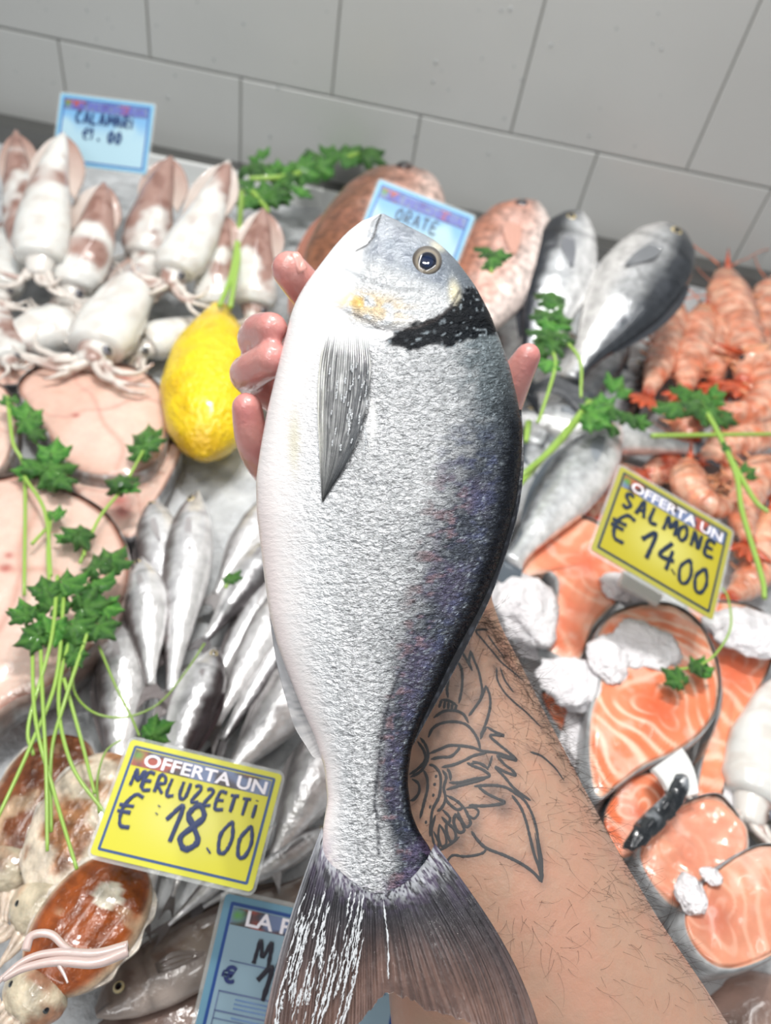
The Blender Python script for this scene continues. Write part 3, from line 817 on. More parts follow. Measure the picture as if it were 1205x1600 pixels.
# tattoo line work (traced in the photograph's frame, laid onto the skin)
TAT = [
 [(410, 235), (430, 290), (455, 350), (470, 420), (475, 470), (460, 520)], [(410, 235), (403, 300), (420, 350)],
 [(495, 430), (515, 480), (520, 540), (505, 610), (480, 680), (465, 710)], [(495, 430), (470, 500), (430, 560), (400, 600)],
 [(340, 300), (360, 340), (365, 400), (360, 460), (345, 530)], [(360, 240), (390, 290), (415, 340)], [(290, 400), (280, 450), (285, 500)],
 [(245, 510), (290, 515), (340, 545)], [(250, 510), (235, 555)], [(270, 515), (262, 560)], [(290, 520), (285, 562)], [(310, 530), (305, 565)], [(330, 540), (325, 570)],
 [(205, 610), (260, 575), (320, 570), (370, 590), (400, 640)], [(175, 720), (200, 670), (250, 640), (320, 632), (380, 645), (420, 680), (450, 730), (465, 785)],
 [(180, 810), (240, 785), (290, 765), (350, 765), (420, 775), (480, 795), (560, 805), (620, 825), (665, 845)],
 [(190, 840), (240, 830), (300, 825), (340, 790), (350, 770)], [(250, 885), (320, 870), (380, 845), (430, 820), (500, 805)],
 [(300, 960), (296, 920), (280, 890)], [(290, 970), (350, 970), (430, 950), (515, 935), (480, 900), (430, 880), (390, 860)],
 [(275, 1010), (340, 990), (420, 970), (500, 945)],
 [(430, 990), (520, 985), (600, 995), (660, 1030), (710, 1070), (750, 1140), (775, 1220), (790, 1320), (805, 1400), (808, 1525)],
 [(808, 1525), (760, 1470), (690, 1420), (600, 1375), (500, 1335), (450, 1290), (415, 1240)],
 [(640, 1040), (690, 1110), (720, 1190), (740, 1270), (765, 1370), (790, 1440), (806, 1515)],
 [(450, 990), (500, 1030), (560, 1060), (600, 1080), (540, 1095), (460, 1100), (400, 1095)],
 [(500, 660), (550, 690), (595, 710), (540, 705), (520, 715), (570, 760), (620, 800), (665, 845), (600, 830), (560, 820), (600, 870), (640, 900), (660, 930), (600, 910), (550, 885), (600, 940), (650, 1000), (700, 1040), (745, 1070)],
 [(500, 660), (480, 690), (465, 730)],
 [(130, 720), (160, 760), (175, 810), (165, 860), (130, 910), (75, 940)], [(115, 740), (150, 790), (160, 830), (150, 860), (110, 900), (70, 925)],
 [(180, 870), (210, 880), (240, 920), (245, 980), (235, 1050), (200, 1120), (190, 1200), (185, 1270)],
 [(150, 900), (170, 950), (170, 1010), (150, 1090), (130, 1170)], [(85, 950), (120, 975), (125, 1020), (100, 1060), (75, 1070)],
 [(255, 900), (275, 940), (262, 1000), (272, 1060), (250, 1110), (225, 1130)],
 [(275, 1040), (330, 1070), (365, 1105), (335, 1120), (290, 1085), (268, 1050)],
 [(370, 1100), (395, 1150), (410, 1195), (385, 1215), (350, 1160), (340, 1130)],
 [(325, 1140), (360, 1190), (375, 1235), (345, 1245), (318, 1195), (325, 1140)],
 [(255, 1120), (295, 1165), (285, 1195), (250, 1160)], [(275, 1190), (320, 1230), (328, 1285), (298, 1295), (278, 1240), (275, 1190)],
 [(238, 1200), (270, 1255), (275, 1310), (248, 1322), (232, 1265), (238, 1200)], [(205, 1240), (232, 1300), (230, 1345)], [(215, 1150), (195, 1240), (210, 1320)],
 [(380, 1110), (430, 1108), (455, 1135), (430, 1170), (400, 1150)],
 [(270, 1420), (310, 1375), (370, 1380), (430, 1375), (480, 1360), (500, 1335)], [(215, 1340), (250, 1340), (300, 1310), (350, 1270)],
 [(510, 120), (470, 120), (440, 130), (480, 180), (530, 240), (580, 300), (640, 350), (700, 400)], [(505, 150), (540, 200), (600, 280)],
 [(555, 330), (560, 400), (600, 470), (660, 530), (720, 580), (800, 660)], [(575, 330), (600, 400), (650, 470)],
 [(740, 800), (800, 820), (850, 860), (889, 900), (930, 960)],
 [(530, 820), (520, 860), (505, 895)], [(400, 870), (450, 860), (500, 890)], [(420, 850), (480, 870), (510, 900)],
]
DOTS = [(218, 935), (210, 980), (203, 1040), (185, 1105), (162, 1190)]
T2P = lambda q: (620 + q[0] * 0.2812, 950 + q[1] * 0.2812)

aloc = D(860., 1500., .285)
aroot = empty('person', aloc, "person with a hairy tattooed bare forearm, open hand holding up the big bream", 'person')
# skin colour
def skin():
    pts = AV
    n1 = fbm(pts * 60, 3); n2 = fbm(pts * 260, 2)
    c = np.ones((len(pts), 3)) * lin((176, 142, 122))
    c = mix(c, lin((188, 138, 118)), 0.5 * sm(0.45, 0.7, n1))
    c = mix(c, lin((180, 136, 114)), 0.35 * sm(0.5, 0.75, n2))
    # hand is pinker the nearer the finger tips
    tips = [D(*q) for q in ((452, 421, .300), (424, 514, .294), (425, 562, .292), (386, 637, .297), (400, 700, .30), (405, 530, .31), (400, 585, .31), (825, 556, .305))]
    d = np.min([np.linalg.norm(pts - t, axis=1) for t in tips], axis=0)
    wr = D(690., 960., .32)
    f = 1 - sm(0.0, 0.11, d)
    c = mix(c, lin((214, 146, 140)), 0.85 * f)
    c = mix(c, lin((204, 112, 116)), 0.55 * (1 - sm(0.0, 0.022, d)) * sm(0.3, 0.7, n1))
    kd = KDTree(4000); items = []
    for ln in TAT:
        for q in spline(ln, max(6, len(ln) * 5)):
            h = arm_hit(*T2P(q))
            if h[0] is not None: items.append(h[0])
    kd = KDTree(len(items))
    for i, q in enumerate(items): kd.insert(q, i)
    kd.balance()
    near = np.array([kd.find(tuple(v))[2] for v in pts])
    c = mix(c, lin((132, 108, 98)), 0.6 * np.exp(-(near / 0.0024) ** 2) * sm(0.2, 0.8, n2 + .2))
    # dot work shading inside the petals
    for (x, y, r) in ((250, 600, .004), (230, 700, .003), (320, 1010, .003), (430, 1210, .004), (330, 1340, .004), (460, 500, .004), (350, 450, .003), (150, 960, .004), (560, 1050, .006), (600, 1120, .006), (505, 840, .005), (480, 700, .004), (310, 930, .004), (540, 1010, .004), (110, 1010, .004), (330, 1290, .006), (780, 1340, .003), (400, 480, .004), (300, 600, .003), (540, 330, .004)):
        h = arm_hit(*T2P((x, y)))
        if h[0] is None: continue
        dd = np.linalg.norm(pts - np.array(h[0]), axis=1)
        c = mix(c, lin((96, 84, 80)), 0.6 * np.exp(-(dd / (r * .7)) ** 2) * sm(0.25, 0.7, n2 + .15))
    return c
M_SKIN = material('skin', rough=0.38, sss=0.22, sssr=(1, 0.42, 0.26), coat=0.12, bumps=[(380, 0.35, 0.0008, 3), (1400, 0.2, 0.0004, 2)])
_tp = [D(*q) for q in ((452, 421, .300), (424, 514, .294), (425, 562, .292), (386, 637, .297), (400, 700, .30), (405, 530, .31), (825, 556, .305))]
_wet = 1 - sm(0.01, 0.06, np.min([np.linalg.norm(AV - t, axis=1) for t in _tp], axis=0))
_nt = M_SKIN.node_tree; _at = _nt.nodes.new('ShaderNodeAttribute'); _at.attribute_name = 'wet'
_nt.links.new(_at.outputs['Fac'], _nt.nodes['Principled BSDF'].inputs['Coat Weight'])
mk('arm', AV - aloc, AF, M_SKIN, aroot, cols=skin(), extra={'wet': _wet})

def tattoo():
    A = Acc()
    def ribbon(pxs, wpx):
        P3 = []; N3 = []
        for q in pxs:
            h = arm_hit(*q)
            if h[0] is None:
                if len(P3) > 2: emit(P3, N3, wpx)
                P3 = []; N3 = []; continue
            P3.append(np.array(h[0])); N3.append(np.array(h[1]))
        if len(P3) > 2: emit(P3, N3, wpx)
    def emit(P3, N3, wpx):
        P3 = np.array(P3); N3 = np.array(N3)
        T = np.gradient(P3, axis=0); T /= np.linalg.norm(T, axis=1)[:, None] + 1e-12
        S = np.cross(T, N3); S /= np.linalg.norm(S, axis=1)[:, None] + 1e-12
        k = len(P3)
        hw = (wpx / 2 * 0.31 / FPX) * np.clip(np.minimum(np.arange(k) + 1.2, k - np.arange(k) + .2) / 4, 0.35, 1)
        hw = hw * (0.85 + 0.3 * rng.random(k))
        a = P3 + S * hw[:, None] + N3 * 0.00006; b = P3 - S * hw[:, None] + N3 * 0.00006; m0 = P3 + N3 * 0.00012
        V = np.stack([a, m0, b], 1).reshape(-1, 3)
        F = []
        for i in range(k - 1):
            F += [(3 * i, 3 * i + 3, 3 * i + 4, 3 * i + 1), (3 * i + 1, 3 * i + 4, 3 * i + 5, 3 * i + 2)]
        A.add(V, F)
    for i, ln in enumerate(TAT):
        pts = [T2P(q) for q in spline(ln, max(14, int(sum(math.dist(a, b) for a, b in zip(ln, ln[1:])) * 0.2812 / 1.8)))]
        ribbon(pts, 4.1 if i < 38 else 3.4)
    for q in DOTS:
        x, y = T2P(q)
        ribbon([(x, y - 2.5), (x + .5, y - 1), (x, y + 1), (x - .5, y + 2.5)], 6.5)
    # filled blade of the longest petal
    for k in range(7):
        t = k / 6
        ribbon([T2P((775 + t * 14 - 8, 1250 + 14 * k)), T2P((785 + t * 6, 1330 + 14 * k)), T2P((795, 1400 + 10 * k)), T2P((803, 1480))], 3)
    A.mk('tattoo', M_TATTOO, aroot, aloc)
tattoo()

def hairs():
    A = Acc()
    strands = []
    r = random.Random(3)
    # (x range along the limb, count, length, density bias to the outer edge)
    for i in range(2300):
        y = r.uniform(955, 1600)
        re = np.interp(y, [950, 1020, 1100, 1190, 1290, 1370, 1440, 1510, 1600], [755, 800, 850, 905, 960, 1010, 1060, 1110, 1170])
        e = r.random()
        if e < 0.55: x = re - abs(r.gauss(0, 15)) - 1
        elif e < 0.80: x = re - abs(r.gauss(0, 60))
        else: x = re - r.uniform(0, 400)
        if y > 1500 and r.random() < 0.5: continue
        h = arm_hit(x, y)
        if h[0] is None: continue
        p = np.array(h[0]); nrm = np.array(h[1])
        # grows along the limb, swept to the outer side
        along = D(x + 30, y + 60, .29) - D(x, y, .29); along /= np.linalg.norm(along)
        side = D(x + 60, y - 12, .29) - D(x, y, .29); side /= np.linalg.norm(side)
        dirn = along * r.uniform(-0.25, 1.0) + side * r.uniform(-0.7, 0.9) + nrm * r.uniform(0.25, 0.6)
        dirn /= np.linalg.norm(dirn)
        ln = r.uniform(0.005, 0.0135) * (1.2 if e < .55 else 0.9)
        curl = np.cross(dirn, nrm) * r.uniform(-0.9, 0.9)
        pts = []
        q = p - nrm * 0.0003; dcur = dirn.copy()
        for k in range(7):
            pts.append(q.copy()); q = q + dcur * ln / 6
            dcur = dcur + curl * 0.28 - nrm * 0.10; dcur /= np.linalg.norm(dcur)
        V, F = tube(pts, np.linspace(0.00009, 0.00003, 7) * (1.0 if e < .55 else .62), 3, up=nrm)
        A.add(V, F)
    o = A.mk('arm_hair', M_HAIR, aroot, aloc)
    tag(o, 'short dark hair on the forearm', kind='stuff')
hairs()

def nail(cpx, cpy, dd, dirpx, wpx, lpx):
    c = D(cpx, cpy, dd); nrm = CAM - c; nrm /= np.linalg.norm(nrm)
    ax = D(cpx + dirpx[0], cpy + dirpx[1], dd) - c; ax /= np.linalg.norm(ax)
    sx = np.cross(nrm, ax)
    w2, l2 = wpx * dd / FPX / 2, lpx * dd / FPX / 2
    V = []
    for i in range(9):
        u = i / 8 * 2 - 1
        ww = w2 * (1 - 0.25 * max(0, -u) ** 3) * math.sqrt(max(0.02, 1 - max(0, u) ** 4))
        for j in range(9):
            v = j / 8 * 2 - 1
            V.append(c + ax * l2 * u + sx * ww * v - nrm * (0.0016 * v * v + 0.0004 * u * u))
    return np.array(V)
def snap_nail(cpx, cpy, dirpx, wpx, lpx):
    h = arm_hit(cpx, cpy)
    if h[0] is None: return
    dd = float(np.dot(np.array(h[0]) - CAM, FWD)) - 0.0002
    V = nail(cpx, cpy, dd, dirpx, wpx, lpx)
    F = [tuple(f) for f in grid_faces(9, 9, False)]
    o = mk('fingernail', V - aloc, F, M_NAIL, aroot)
    s = o.modifiers.new('thick', 'SOLIDIFY'); s.thickness = 0.0004
snap_nail(464, 410, (-12, -22), 22, 34)
# ------------------------------------------------------------------ builders for the seafood
def frame_mat(loc, xdir, zup):
    x = np.asarray(xdir, float); x = x / np.linalg.norm(x)
    y = np.cross(zup, x); y /= np.linalg.norm(y)
    z = np.cross(x, y)
    M = Matrix.Identity(4)
    for i in range(3):
        M[i][0], M[i][1], M[i][2], M[i][3] = x[i], y[i], z[i], loc[i]
    return M

def place(name, p0, p1, z0, z1, label, cat, group, flip=False, roll=0.0):
    """root whose local x runs from pixel p0 to p1; returns root, length"""
    a, b = P(*p0, z0), P(*p1, z1)
    L = float(np.linalg.norm(b - a))
    up = np.array([0, 0, 1.0])
    x = (b - a) / L
    y = np.cross(up, x); y /= np.linalg.norm(y); z = np.cross(x, y)
    if flip: y, z = -y, -z
    if roll:
        c, s = math.cos(roll), math.sin(roll)
        y, z = c * y + s * z, -s * y + c * z
    M = Matrix.Identity(4)
    for i in range(3):
        M[i][0], M[i][1], M[i][2], M[i][3] = x[i], y[i], z[i], a[i]
    r = empty(name, (0, 0, 0), label, cat, group, mat=M)
    return r, L

def sheet(name, P0, P1, n, m_, mat, parent, cfun, thick=0.0005, wave=0.0, rays=12, zoff=None, link=True):
    """two-sided fin between edge polylines P0,P1 in the thing's own coordinates"""
    A = spline(P0, n); B = spline(P1, n); t = np.linspace(0, 1, m_)
    G = A[:, None] * (1 - t[None, :, None]) + B[:, None] * t[None, :, None]
    S = np.linspace(0, 1, n)[:, None] + 0 * t[None]; T = t[None] + 0 * S
    G[..., 2] += wave * np.sin(T * rays * 2 * np.pi) * (0.3 + S)
    if zoff is not None: G[..., 2] += zoff(S, T)
    fr = G.reshape(-1, 3); bk = fr - np.array([0, 0, thick]); k = n * m_
    F = [tuple(f) for f in grid_faces(n, m_, False)]
    F += [tuple(i + k for i in f[::-1]) for f in F]
    rim = [i * m_ for i in range(n)] + [(n - 1) * m_ + j for j in range(1, m_)] + [i * m_ + m_ - 1 for i in range(n - 2, -1, -1)] + [j for j in range(m_ - 2, 0, -1)]
    for a, b in zip(rim, rim[1:] + rim[:1]): F.append((a, a + k, b + k, b))
    c = cfun(S, T).reshape(-1, 3)
    return mk(name, np.vstack([fr, bk]), F, mat, parent, cols=np.vstack([c, c]))

def const(c1, c2=None):
    c1 = lin(c1); c2 = c1 if c2 is None else lin(c2)
    return lambda S, T: mix(np.ones(S.shape + (3,)) * c1, c2, S)

def eyeball(parent, loc, r, iris=(190, 170, 120), pupil=(14, 16, 20), nrm=(0, 0, 1)):
    rr = np.linspace(0.02, 1, 9); aa = np.linspace(0, 2 * np.pi, 16, endpoint=False)
    n = np.array(nrm, float); n /= np.linalg.norm(n)
    u = np.cross(n, [1, 0, 0.01]); u /= np.linalg.norm(u); v = np.cross(n, u)
    V = []; c = []
    for q in rr:
        for a in aa:
            V.append(np.array(loc) + r * q * (math.cos(a) * u + math.sin(a) * v) + n * (r * 0.55 * math.sqrt(1 - q * q) - r * 0.1))
            c.append(lin(pupil) if q < 0.58 else lin(iris) if q < 0.9 else lin((60, 56, 52)))
    mk('eye', V, grid_faces(9, 16, True, True), M_EYE, parent, cols=np.array(c))

def make_fish(kind, p0, p1, hwpx, z, label, group, cat='fish', flip=False, roll=0.0, bend=0.0, z1=None, pal=None, tail=True, seed=0, name=None, parts=True):
    """a whole fish lying on its side. p0 snout, p1 fork of the tail, hwpx half depth of the body in pixels"""
    z1 = z if z1 is None else z1
    nm = name or {'hake': 'small_hake', 'bream': 'sea_bream', 'bass': 'sea_bass', 'monk': 'monkfish'}[kind]
    r, L = place(nm, p0, p1, z, z1, label, cat, group, flip, roll)
    mid = ((p0[0] + p1[0]) / 2, (p0[1] + p1[1]) / 2)
    hh = hwpx * mpp(*mid, z)
    if kind == 'hake':
        prof = [(0, .10, .06), (.04, .34, .22), (.12, .62, .55), (.22, .85, .85), (.35, .95, 1.0), (.5, .85, .95), (.65, .65, .72), (.8, .42, .44), (.92, .24, .24), (1.0, .2, .2)]
        tk = 0.86; pal = pal or dict(back=(112, 104, 102), flank=(214, 214, 216), belly=(240, 240, 240))
    elif kind == 'bass':
        prof = [(0, .08, .05), (.05, .36, .3), (.14, .66, .6), (.28, .95, .9), (.42, 1.0, 1.0), (.6, .84, .86), (.75, .58, .58), (.88, .34, .34), (.95, .28, .28), (1.0, .34, .34)]
        tk = 0.62; pal = pal or dict(back=(62, 70, 80), flank=(206, 210, 212), belly=(240, 240, 240))
    else:
        prof = [(0, .14, .10), (.04, .52, .34), (.12, .84, .64), (.24, 1.0, .88), (.38, 1.0, 1.0), (.55, .86, .9), (.7, .6, .64), (.84, .32, .34), (.93, .22, .22), (1.0, .26, .26)]
        tk = 0.46; pal = pal or dict(back=(70, 78, 88), flank=(208, 210, 212), belly=(240, 240, 240))
    prof = np.array(prof)
    n, m_ = 60, 36
    xs = np.r_[0, np.linspace(0.004, 1, n - 1) ** 1.25]
    tp = np.interp(xs, prof[:, 0], prof[:, 1]) * hh; bt = np.interp(xs, prof[:, 0], prof[:, 2]) * hh
    k = np.array([.25, .5, .25])
    tp[1:-1] = np.convolve(tp, k, 'valid'); bt[1:-1] = np.convolve(bt, k, 'valid')
    BL = L * 0.86
    a = np.linspace(0, 2 * np.pi, m_, endpoint=False)
    ca, sa = np.cos(a), np.sin(a)
    X = xs[:, None] * BL + 0 * ca[None]
    Yc = (tp - bt)[:, None] / 2; Yh = (tp + bt)[:, None] / 2
    ybend = bend * hh * np.sin(np.pi * xs)[:, None]
    Y = Yc + Yh * ca[None] + ybend
    thk = tk * hh * np.minimum(1, (tp + bt) / (2 * hh) * 1.02)[:, None]
    Z = thk * np.sign(sa)[None] * np.abs(sa)[None] ** 0.9
    # gill cover: a step behind the head
    gx = 0.2 * BL + 0.02 * BL * ca[None]
    Z = Z * (1 + 0.06 * (1 - sm(0, 0.02 * BL, X - gx)) * sm(0.05 * BL, 0.12 * BL, X))
    # belly and skin unevenness
    Z = Z + (fbm(np.stack([X / hh * 1.2 + seed, Y / hh * 1.2, 0 * X + seed], -1), 2) - 0.5) * 0.12 * hh * np.abs(sa)[None]
    V = np.stack([X, Y, Z], -1).reshape(-1, 3)
    wv = (ca[None] + 1) / 2 + 0 * X
    nn = fbm(np.stack([X / hh * 3 + seed * 3, Y / hh * 3, 0 * X], -1), 3)
    c = np.ones(X.shape + (3,)) * lin(pal['flank'])
    c = mix(c, lin(pal['belly']), 1 - sm(0.18, 0.45, wv + (nn - .5) * .15))
    bk = pal.get('edge', 0.78)
    c = mix(c, lin(pal['back']), sm(bk - 0.16, bk + 0.1, wv + (nn - .5) * .3))
    if pal.get('mottle'): c = mix(c, lin(pal['mottle']), 0.7 * sm(.5, .62, nn) * sm(.3, .6, wv))
    hx = X / BL
    c = mix(c, c * 0.55, 0.8 * np.exp(-((hx - 0.2 - 0.02 * ca[None]) / 0.012) ** 2) * (np.abs(sa)[None] > .3))
    c = mix(c, lin(pal.get('head', pal['back'])), (0.45 if kind == 'hake' else .75) * (1 - sm(0.08, 0.2, hx)) * sm(.35, .7, wv + (nn - .5) * .3))
    c = mix(c, lin((60, 56, 56)), 0.8 * np.exp(-((wv - .40 - hx * .6) / .03) ** 2) * (1 - sm(.05, .08, hx)))
    if pal.get('patch'): c = mix(c, lin(pal['patch']), 0.95 * np.exp(-(((hx - 0.21) / 0.05) ** 2 + ((wv - 0.72) / 0.25) ** 2)) * sm(.3, .5, nn + .15))
    if kind == 'hake': c = mix(c, lin((70, 60, 62)), 0.7 * np.exp(-((hx - 0.045) / 0.035) ** 2 - ((wv - .42) / .1) ** 2))
    if kind == 'bass': c = mix(c, lin((160, 160, 160)), 0.5 * sm(.52, .6, fbm(np.stack([X / hh * 14, Y / hh * 14, 0 * X], -1), 2)) * sm(.25, .6, wv))
    mat = M_PINKFISH if pal.get('pink') else (M_WET if kind == 'monk' else M_FISH)
    mk('body', V, grid_faces(n, m_, True, True, True), mat, r, cols=c.reshape(-1, 3))
    fc = pal.get('fin', pal['back'])
    if tail:
        th = tp[-1] * 1.0
        sp_ = 0.75 * hh if kind != 'hake' else 0.62 * hh
        y0 = float(ybend[-1, 0])
        sheet('tail_fin', [(BL * .985, y0 - th, 0), (BL * 1.06, y0 - sp_ * .7, 0), (BL * 1.16, y0 - sp_, 0)],
              [(BL * .985, y0 + th, 0), (BL * 1.06, y0 + sp_ * .7, 0), (BL * 1.16, y0 + sp_, 0)], 14, 30, M_FIN, r,
              const(fc, fc), wave=0.0003, zoff=lambda S, T: 0.0 * S)
        # fork: pull the middle of the trailing edge back
        me = r.children[-1].data
        nv = 14 * 30
        for q in range(2):
            for i in range(14):
                for j in range(30):
                    v = me.vertices[q * nv + i * 30 + j]
                    v.co.x -= (i / 13) ** 1.5 * BL * 0.075 * math.sin(math.pi * j / 29)
    if parts:
        hh_ = hh; hh = hh * (.6 if kind == 'hake' else 1.0)
        # pectoral fin, dorsal fin, eye on the upper side
        px0 = 0.24 * BL; zt = float(np.interp(0.26, xs, thk[:, 0])) * 1.02
        sgn = -1 if flip else 1
        o = sheet('pectoral_fin', [(px0, -.05 * hh, sgn * zt), (px0 + .08 * BL, -.22 * hh, sgn * (zt + .03 * hh)), (px0 + .17 * BL, -.30 * hh, sgn * zt)],
                  [(px0, .22 * hh, sgn * zt), (px0 + .08 * BL, .22 * hh, sgn * (zt + .05 * hh)), (px0 + .18 * BL, -.22 * hh, sgn * (zt))], 8, 16, M_FIN, r, const(pal.get('pect', tuple(int(.5 * a_ + .5 * b_) for a_, b_ in zip(fc, pal['flank'])))), wave=0.0002, thick=0.0006)
        hh = hh_
        dx0, dx1 = 0.3, 0.78
        d0 = []; d1 = []
        for q in np.linspace(dx0, dx1, 6):
            yb_ = float(np.interp(q, xs, (Yc + Yh + ybend)[:, 0])); d0.append((q * BL, yb_ * .96, 0))
            d1.append((q * BL + .03 * BL, yb_ + hh * .16 * math.sin(math.pi * min(1, (q - dx0) / (dx1 - dx0) * .8 + .2)), 0.1 * hh))
        sheet('dorsal_fin', d0, d1, 26, 5, M_FIN, r, const(fc), wave=0.0)
        ex = 0.10 * BL if kind != 'hake' else 0.085 * BL
        ez = float(np.interp(ex / BL, xs, thk[:, 0])); ey = 0.3 * float(np.interp(ex / BL, xs, tp)) + float(np.interp(ex / BL, xs, ybend[:, 0]))
        er = hh * (0.15 if kind == 'bream' else 0.17)
        eyeball(r, (ex, ey, sgn * ez * 1.0), er, nrm=(0, 0.2, sgn), iris=pal.get('iris', (196, 178, 130)))
    return r

def blotch(c, pts, seed, color, lo=.5, hi=.62, amt=.85, sc=22, mask=1):
    n = fbm(pts * sc + seed * 7.7, 3)
    return mix(c, lin(color), amt * sm(lo, hi, n) * mask)

def make_squid(p0, p1, hwpx, z, label, brown=0.5, fins=True, tent=6, seed=0, z1=None, tcurl=1.0, group='squid heaped at the back of the counter', tlen=1.0, eye=True):
    """p0 pointed tip of the mantle, p1 its open end"""
    z1 = z if z1 is None else z1
    r, L = place('squid', p0, p1, z, z1, label, 'squid', group)
    mid = ((p0[0] + p1[0]) / 2, (p0[1] + p1[1]) / 2)
    hh = hwpx * mpp(*mid, z)
    rr = random.Random(seed)
    n, m_ = 40, 32
    s = np.linspace(0, 1, n)
    rad = hh * (np.clip(s, 0.0008, 1) ** 0.62) * (1 - 0.10 * sm(.7, .9, s) - .22 * sm(.9, 1, s)) * 1.16
    a = np.linspace(0, 2 * np.pi, m_, endpoint=False)
    X = s[:, None] * L + 0 * a[None]; Yv = rad[:, None] * np.cos(a)[None]; Zv = rad[:, None] * np.sin(a)[None] * 0.72
    wob = (fbm(np.stack([X / hh * 1.1 + seed * 5, Yv / hh, Zv / hh], -1), 2) - .5) * .10 * hh
    Yv = Yv + wob * np.cos(a)[None]; Zv = Zv + wob * np.sin(a)[None]
    bendy = rr.uniform(-.25, .25) * hh * np.sin(np.pi * s)[:, None]
    Yv = Yv + bendy
    V = np.stack([X, Yv, Zv], -1).reshape(-1, 3)
    c = np.ones((len(V), 3)) * lin((228, 228, 224))
    sv = np.repeat(s, m_)
    nn = fbm(V / hh * 0.9 + seed * 7.7, 3)
    edge = brown
    pink = sm(.40, .58, nn + (edge - sv) * 0.9 * 0.6)
    c = mix(c, lin((156, 112, 98)), 0.88 * pink)
    c = mix(c, lin((120, 78, 66)), 0.6 * pink * sm(.5, .65, fbm(V / hh * 2.5 + seed, 2)))
    c = mix(c, lin((206, 196, 186)), 0.5 * (1 - pink) * sm(.5, .7, fbm(V / hh * 3 + seed * 3, 2)))
    # inner rim of the open end
    mk('mantle', V, grid_faces(n, m_, True, True, True), M_SQUID, r, cols=c)
    if fins:
        for sg in (-1, 1):
            o0 = [(L * .02, 0, 0), (L * .12, sg * hh * .16, .05 * hh), (L * .28, sg * hh * .36, .06 * hh), (L * .48, sg * hh * .56, 0)]
            o1 = [(L * .015, 0, 0), (L * .12, sg * hh * .62, -.02 * hh), (L * .30, sg * hh * 1.0, -.1 * hh), (L * .54, sg * hh * .80, -.05 * hh)]
            fc = (158, 112, 98) if rr.random() < brown + .3 else (214, 206, 200)
            sheet('fin', o0, o1, 18, 6, M_SQUID, r, const(fc, (206, 190, 180)), thick=0.002)
    # head and arms
    hl = hh * 0.9
    hx = np.linspace(0, 1, 10)
    pts = np.stack([L * .95 + hx * hl * 1.15, 0 * hx, 0 * hx - .1 * hh], -1)
    Vv, Ff = tube(pts, hh * np.array([.5, .55, .56, .54, .5, .47, .44, .42, .38, .30]), 16, .75)
    cc = np.ones((len(Vv), 3)) * lin((226, 222, 216)); cc = blotch(cc, Vv / hh, seed + 2, (150, 106, 92), sc=1.4)
    hl = hl
    hd = mk('head', Vv, Ff, M_SQUID, r, cols=cc)
    if eye: eyeball(hd, (L * .95 + hl * .6, hh * .42, hh * .16), hh * .16, iris=(120, 120, 130), nrm=(0, .7, .7))
    for k in range(tent):
        y0 = (k - (tent - 1) / 2) * hh * .17
        ln = hh * rr.uniform(1.6, 3.0) * tlen
        dirn = rr.uniform(-.5, .5) + (k - (tent - 1) / 2) * .25
        q = [np.array([L * .95 + hl * .95, y0, -.05 * hh])]
        an = dirn
        for j in range(9):
            q.append(q[-1] + np.array([math.cos(an), math.sin(an), 0]) * ln / 9 + np.array([0, 0, (rr.uniform(-.04, .05)) * hh]))
            an += rr.uniform(-.1, .55) * tcurl * (1 if dirn > 0 else -1)
        Vv, Ff = tube(spline(q, 24), np.linspace(hh * .14, hh * .035, 24), 8)
        cc = np.ones((len(Vv), 3)) * lin((222, 214, 206)); cc = blotch(cc, Vv / hh, seed + k, (166, 118, 104), .55, .7, .6, 2)
        mk('tentacle', Vv, Ff, M_SQUID, hd, cols=cc)
    return r

